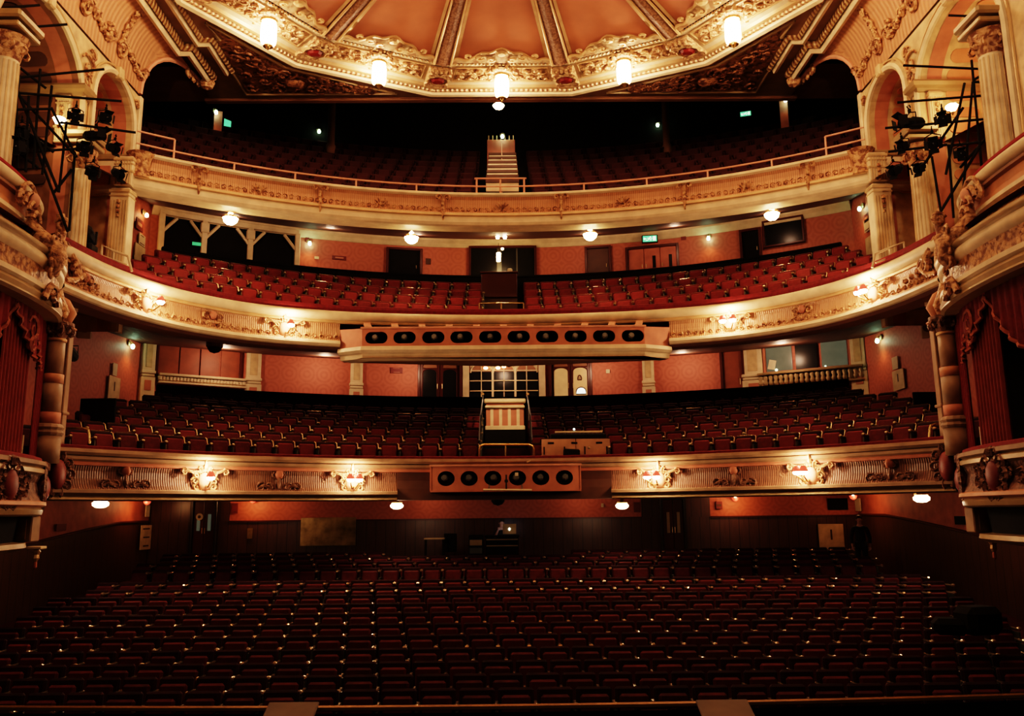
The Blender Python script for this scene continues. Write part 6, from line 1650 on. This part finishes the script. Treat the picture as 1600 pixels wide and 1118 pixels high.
hp_ = at(784, 817, 25.95)
figure('person in dark clothes seated at the sound desk, hand raised towards the face', (hp_.x, 25.98, hp_.z-1.22+.02), 0, True, 0, {'l': ((-.26, -.24, .66), (-.12, -.36, .98)), 'r': ((.27, -.14, .68), (.14, -.42, .72))})
t = thing('black_stool', 'black stool under the person at the sound desk', 'stool', (hp_.x, 26.0, floorz(26.0)))
sh = hp_.z-1.2+.40-floorz(26.0)
MB().lathe([(.001, sh), (.19, sh), (.2, sh-.05), (.05, sh-.07)], n=14).build('seat', 'black', t)
for k in range(4): a = PI/4+k*PI/2; MB().tube([(math.cos(a)*.1, math.sin(a)*.1, sh-.06), (math.cos(a)*.2, math.sin(a)*.2, 0)], .015, 5).build('leg', 'steel', t)
hp_ = at(1343, 822, 24.9)
figure('person in black standing by the right rear corner of the stalls', (hp_.x, 24.9, floorz(24.9)), -.35, False, 0, {'l': ((-.25, .03, 1.10), (-.24, -.07, .86)), 'r': ((.25, .03, 1.10), (.24, -.06, .86))})

# ================================================================== PIT RAIL AND STAGE-SIDE THINGS
M['standboard'] = mat('dull_tan_board', (.16, .10, .06), .6)
M['bronzerail'] = mat('dull_bronze_rail', (.30, .15, .06), .4, .4)
t = thing('orchestra_rail', 'dull bronze rail of the orchestra pit along the bottom of the view', 'railing')
RP = Path([(x, 9.75+.35*(abs(x)/7)**2) for x in [-8+.5*k for k in range(33)]])
zr = at(300, 1108, 9.8).z
MB().tube([V((p.x, p.y, zr)) for p in RP.p], .03, 6).build('rail', 'bronzerail', t)
fb = MB(); fb.loft([V((p.x, p.y+.02, -.3)) for p in RP.p], [V((p.x, p.y+.02, zr-.06)) for p in RP.p]); fb.build('pit_panel', 'void', t)
for x0, x1, py, sd in ((414, 494, 1107, 'left'), (1092, 1174, 1103, 'right')):
    a, b = at(x0, py, 9.45), at(x1, py, 9.45); c = (a+b)/2
    m_ = thing('music_stand', 'pale sloping stand top behind the orchestra rail, %s of the middle' % sd, 'stand', (c.x, 9.45, 0))
    MB().box((0, 0, c.z-.03), (b.x-a.x, .34, .03), RX(.35), .01).build('desk', 'standboard', m_); MB().tube([(0, 0, c.z-.04), (0, 0, 0)], .02, 6).build('pole', 'steel', m_); MB().lathe([(.2, 0), (.2, .02), (.03, .04)], n=10).build('base', 'steel', m_)
p = at(1528, 968, 13.4)
m_ = MB(); m_.box(p+V((0, 0, .0)), (.62, .5, .42), RZ(.2), .1); m_.box(p+V((-.4, .1, -.1)), (.5, .4, .25), RZ(-.3), .08)
tag(m_.build('black_cover', 'void'), 'black cloth-covered equipment lying on the stalls seats at the right', 'cover')

# ================================================================== LIGHTING RIGS IN THE UPPER BOXES
def rig(sd, bars):
    t = thing('scaffold_rig', 'black scaffold rig carrying stage lights over the %s upper box' % sd, 'scaffold')
    for (x0, y0, Ya, x1, y1, Yb) in bars: MB().tube([at(x0, y0, Ya), at(x1, y1, Yb)], .027, 6).build('pole', 'black', t)
    return t
rig('left', [(-40, 16, 14.2, 62, 8, 14.8), (-40, 49, 14.2, 105, 38, 15.0), (20, 122, 14.6, 163, 108, 15.3), (28, 145, 14.6, 190, 158, 15.4), (-30, 172, 14.2, 80, 170, 14.8), (94, 191, 14.9, 212, 207, 15.5), (60, 236, 14.9, 122, 232, 15.2),
             (63, 108, 14.8, 52, 262, 14.8), (81, 134, 14.9, 66, 272, 14.9), (31, 118, 14.5, 8, 262, 14.5), (25, 128, 14.5, 28, 262, 14.5), (45, 150, 14.7, 40, 268, 14.7), (104, 190, 15.1, 92, 300, 15.1), (117, 238, 15.3, 108, 360, 15.3),
             (-20, 66, 14.3, 72, 138, 14.9), (-20, 96, 14.3, 118, 243, 15.2), (26, 138, 14.6, 92, 300, 15.0), (80, 168, 14.9, 120, 246, 15.3), (-20, 158, 14.4, 84, 238, 15.0), (60, 240, 14.9, 106, 362, 15.3), (-20, 200, 14.3, 60, 262, 14.9), (85, 300, 15.1, 112, 265, 15.3), (-30, 215, 14.2, 36, 222, 14.6)])
rig('right', [(1482, 24, 15.0, 1640, 30, 14.2), (1411, 102, 15.4, 1580, 110, 14.8), (1402, 160, 15.4, 1565, 147, 14.8), (1520, 128, 15.0, 1640, 128, 14.2), (1383, 200, 15.5, 1560, 184, 14.8), (1388, 237, 15.5, 1480, 226, 15.2), (1480, 228, 15.2, 1530, 222, 14.9),
              (1518, 94, 15.0, 1535, 272, 15.0), (1507, 130, 15.1, 1478, 272, 15.1), (1572, 100, 14.7, 1545, 250, 14.7), (1590, 168, 14.6, 1598, 255, 14.6), (1520, 128, 15.1, 1505, 300, 15.1), (1456, 245, 15.3, 1470, 330, 15.3), (1482, 226, 15.2, 1490, 340, 15.2),
              (1545, 88, 14.9, 1640, 62, 14.2), (1520, 126, 15.0, 1640, 50, 14.2), (1440, 262, 15.4, 1505, 168, 15.1), (1500, 262, 15.2, 1590, 160, 14.7), (1542, 170, 14.9, 1640, 210, 14.3), (1470, 330, 15.2, 1530, 230, 14.9), (1560, 120, 14.8, 1600, 240, 14.6), (1575, 105, 14.7, 1640, 150, 14.3)])
def spot_proto():
    t = thing('stage_spotlight', 'x', 'spotlight')
    MB().lathe([(.07, -.26), (.115, -.20), (.125, -.02), (.10, .02), (.105, .20), (.12, .22)], n=10, R=RX(PI/2)).build('body', 'black', t)
    MB().lathe([(.001, .0), (.09, .005), (.001, .03)], (0, -.20, 0), 10, RX(PI/2)).build('lens', 'glassdark', t)
    MB().tube([(-.15, 0, 0), (-.16, 0, .15), (0, 0, .22), (.16, 0, .15), (.15, 0, 0)], .013, 4).build('yoke', 'black', t)
    m_ = MB(); m_.box((0, 0, .25), (.06, .05, .08), None, .01); m_.tube([(0, 0, .28), (0, -.04, .34), (0, .02, .37), (0, .04, .32)], .014, 5); m_.build('hook_clamp', 'black', t)
    for k, (x, z, R_) in enumerate(((-.14, 0, RZ(.5)), (.14, 0, RZ(-.5)))): MB().box((x, -.27, z), (.012, .16, .2), R_).build('barn_door', 'black', t)
    for k, (z, R_) in enumerate(((-.14, RX(.5)), (.14, RX(-.5)))): MB().box((0, -.27, z), (.2, .16, .012), R_).build('barn_door', 'black', t)
    return t
pr = spot_proto(); first = True
SP = [(15, 66, 14.5, .3, -.5, 1.5, 'stage spotlight highest at the left edge, by the tall arch'), (118, 182, 15.1, .5, -.6, 1.25, 'stage spotlight on the left rig beside the small lit wall lamp'), (163, 185, 15.3, .8, -.4, 1.2, 'stage spotlight on the left rig under the end of the long bar'), (148, 212, 15.3, 1.4, -.1, 1.35, 'wide stage spotlight lying level on the left rig'), (131, 230, 15.2, .6, -.7, 1.3, 'stage spotlight below the level one on the left rig'), (176, 231, 15.4, .9, -.6, 1.15, 'stage spotlight nearest the gallery front on the left rig'),
      (143, 266, 15.4, .7, -.8, 1.2, 'left of the two spotlights in front of the left rose panel'), (184, 271, 15.5, .9, -.7, 1.1, 'right of the two spotlights in front of the left rose panel'), (30, 231, 14.5, .2, -.4, 1.5, 'large stage spotlight low on the left rig'), (36, 205, 14.7, .3, -.9, 1.2, 'tilted stage spotlight above the large low one on the left rig'),
      (1424, 192, 15.4, -1.4, -.1, 1.6, 'wide stage spotlight lying level on the right rig'), (1474, 187, 15.2, -.6, -.5, 1.3, 'stage spotlight right of the level one on the right rig'), (1412, 228, 15.5, -.8, -.6, 1.15, 'stage spotlight nearest the gallery front on the right rig'), (1458, 224, 15.3, -.5, -.7, 1.4, 'stage spotlight on the right rig above the rose panel'), (1400, 265, 15.6, -.9, -.7, 1.2, 'left of the two spotlights in front of the right rose panel'), (1437, 262, 15.5, -.8, -.7, 1.15, 'right of the two spotlights in front of the right rose panel'),
      (1570, 192, 14.7, -.2, -.5, 1.7, 'large stage spotlight low on the right rig'), (1592, 74, 14.5, -.2, -.4, 1.5, 'stage spotlight highest at the right edge'), (1500, 240, 15.1, -.4, -.6, 1.1, 'stage spotlight among the lower poles of the right rig')]
for (px_, py, Y, rz, rx_, sc, lab) in SP:
    o = pr if first else copy_tree(pr); first = False
    o.location = at(px_, py, Y); o.rotation_euler = (-rx_*.7, 0, rz); o.scale = (sc*.64,)*3; o['label'] = lab; o['group'] = 'stage spotlights on the side rigs'
# lights standing on the ends of the upper circle
for px_, py, Y, sd in ((135, 366, 17.4, 'left'), (1460, 352, 17.4, 'right')):
    p = at(px_, py, Y); t = thing('floor_spotlight', 'black moving stage light on a stand at the %s end of the upper circle' % sd, 'spotlight', p)
    MB().lathe([(.12, -.25), (.16, -.18), (.17, .12), (.12, .2)], n=10, R=RX(1.1)).build('head', 'black', t); MB().tube([(-.22, 0, .05), (-.22, 0, -.22), (.22, 0, -.22), (.22, 0, .05)], .03, 5).build('yoke', 'black', t); MB().box((0, 0, -.34), (.42, .34, .22), None, .04).build('base', 'black', t); MB().tube([(0, 0, -.44), (0, 0, 8.2-p.z)], .03, 6).build('pole', 'black', t); MB().lathe([(.3, 8.2-p.z), (.3, 8.23-p.z), (.04, 8.26-p.z)], n=10).build('foot', 'black', t)
# little lit lamps on the arcade columns
for px_, py, Y, sd in ((93, 186, 16.3, 'left'), (1487, 166, 16.3, 'right'), (1593, 57, 14.9, 'far right')):
    p = at(px_, py, Y); t = thing('wall_light', 'small glowing cup lamp on the %s arcade behind the rig' % sd, 'wall light', p)
    MB().lathe([(.04, -.12), (.09, -.08), (.13, .0), (.10, .03), (.001, .03)], n=10).build('cup', 'bowl_glow', t, True); MB().lathe([(.02, -.2), (.05, -.14), (.04, -.11)], n=8).build('bracket', 'brass', t)

# ================================================================== LIGHT
w = bpy.data.worlds.new('world'); S.world = w; w.use_nodes = True
w.node_tree.nodes['Background'].inputs[0].default_value = (1., .62, .4, 1); w.node_tree.nodes['Background'].inputs[1].default_value = .006
# work lights over the stage behind the viewer: the soft front light of the house
def area(loc, tgt, e, size, c, nm):
    l = bpy.data.lights.new(nm, 'AREA'); l.energy = e; l.size = size; l.color = c; o = bpy.data.objects.new(nm, l); COL.objects.link(o); o.location = loc
    o.rotation_euler = (V(tgt)-V(loc)).to_track_quat('-Z', 'Y').to_euler(); return o
area((-4, -6, 11), (0, 22, 9), 60, 4, (1., .66, .42), 'stage_work_light'); area((4, -6, 11), (0, 22, 9), 60, 4, (1., .66, .42), 'stage_work_light')
for i in range(2, 9):            # the other lanterns of the ring, above the top of the view
    a0 = 2*PI*(i+1)/12; q = dm(6.85*math.sin(a0), DCY+6.85*math.cos(a0)); point((*q, 14.95), 120, (1., .57, .31), .2, 'ring_lantern')
for a in (-.52, -.34, -.17, 0., .17, .34, .52):      # unseen lights under the upper circle and the gallery, close to the rear wall
    point((16.9*math.sin(a), 9.9+16.9*math.cos(a), 8.05), 30, (1., .60, .38), .12, 'hidden_tier_light')
    if abs(a) > .1: point((16.6*math.sin(a), 9.9+16.6*math.cos(a), 12.2), 16, (1., .60, .38), .12, 'hidden_tier_light')
for x in (-7, -2.4, 2.4, 7): point((x, 26.1, 3.75), 5, (1., .50, .25), .1, 'hidden_tier_light')  # unseen lights added to brighten the stalls rear wall
sp_l = bpy.data.lights.new('parapet_fill', 'SPOT'); sp_l.energy = 420; sp_l.color = (1., .6, .33); sp_l.spot_size = .95; sp_l.spot_blend = .6; sp_l.shadow_soft_size = .1  # unseen spot added to brighten the lower circle parapet
so = bpy.data.objects.new('parapet_fill', sp_l); COL.objects.link(so); so.location = (0, 22.4, 7.4); so.rotation_euler = (V((0, 24.6, 5.9))-so.location).to_track_quat('-Z', 'Y').to_euler()
for sx in (-1, 1):             # unseen spots added on the stage side to brighten the arcades
    l = bpy.data.lights.new('arcade_fill', 'SPOT'); l.energy = 900; l.color = (1., .66, .42); l.spot_size = .62; l.spot_blend = .7; l.shadow_soft_size = .25
    o = bpy.data.objects.new('arcade_fill', l); COL.objects.link(o); o.location = (sx*3.5, 3., 11.5); o.rotation_euler = (V((sx*9.8, 18.2, 11.6))-o.location).to_track_quat('-Z', 'Y').to_euler()
S.view_settings.view_transform = 'Filmic'; S.view_settings.look = 'High Contrast'; S.view_settings.exposure = .95; S.view_settings.gamma = 1.
c = S.cycles
c.use_denoising = True; c.adaptive_threshold = .03; c.max_bounces = 5; c.diffuse_bounces = 3; c.glossy_bounces = 3; c.transmission_bounces = 2; c.sample_clamp_indirect = 4.; c.use_light_tree = True
c.caustics_reflective = False; c.caustics_refractive = False
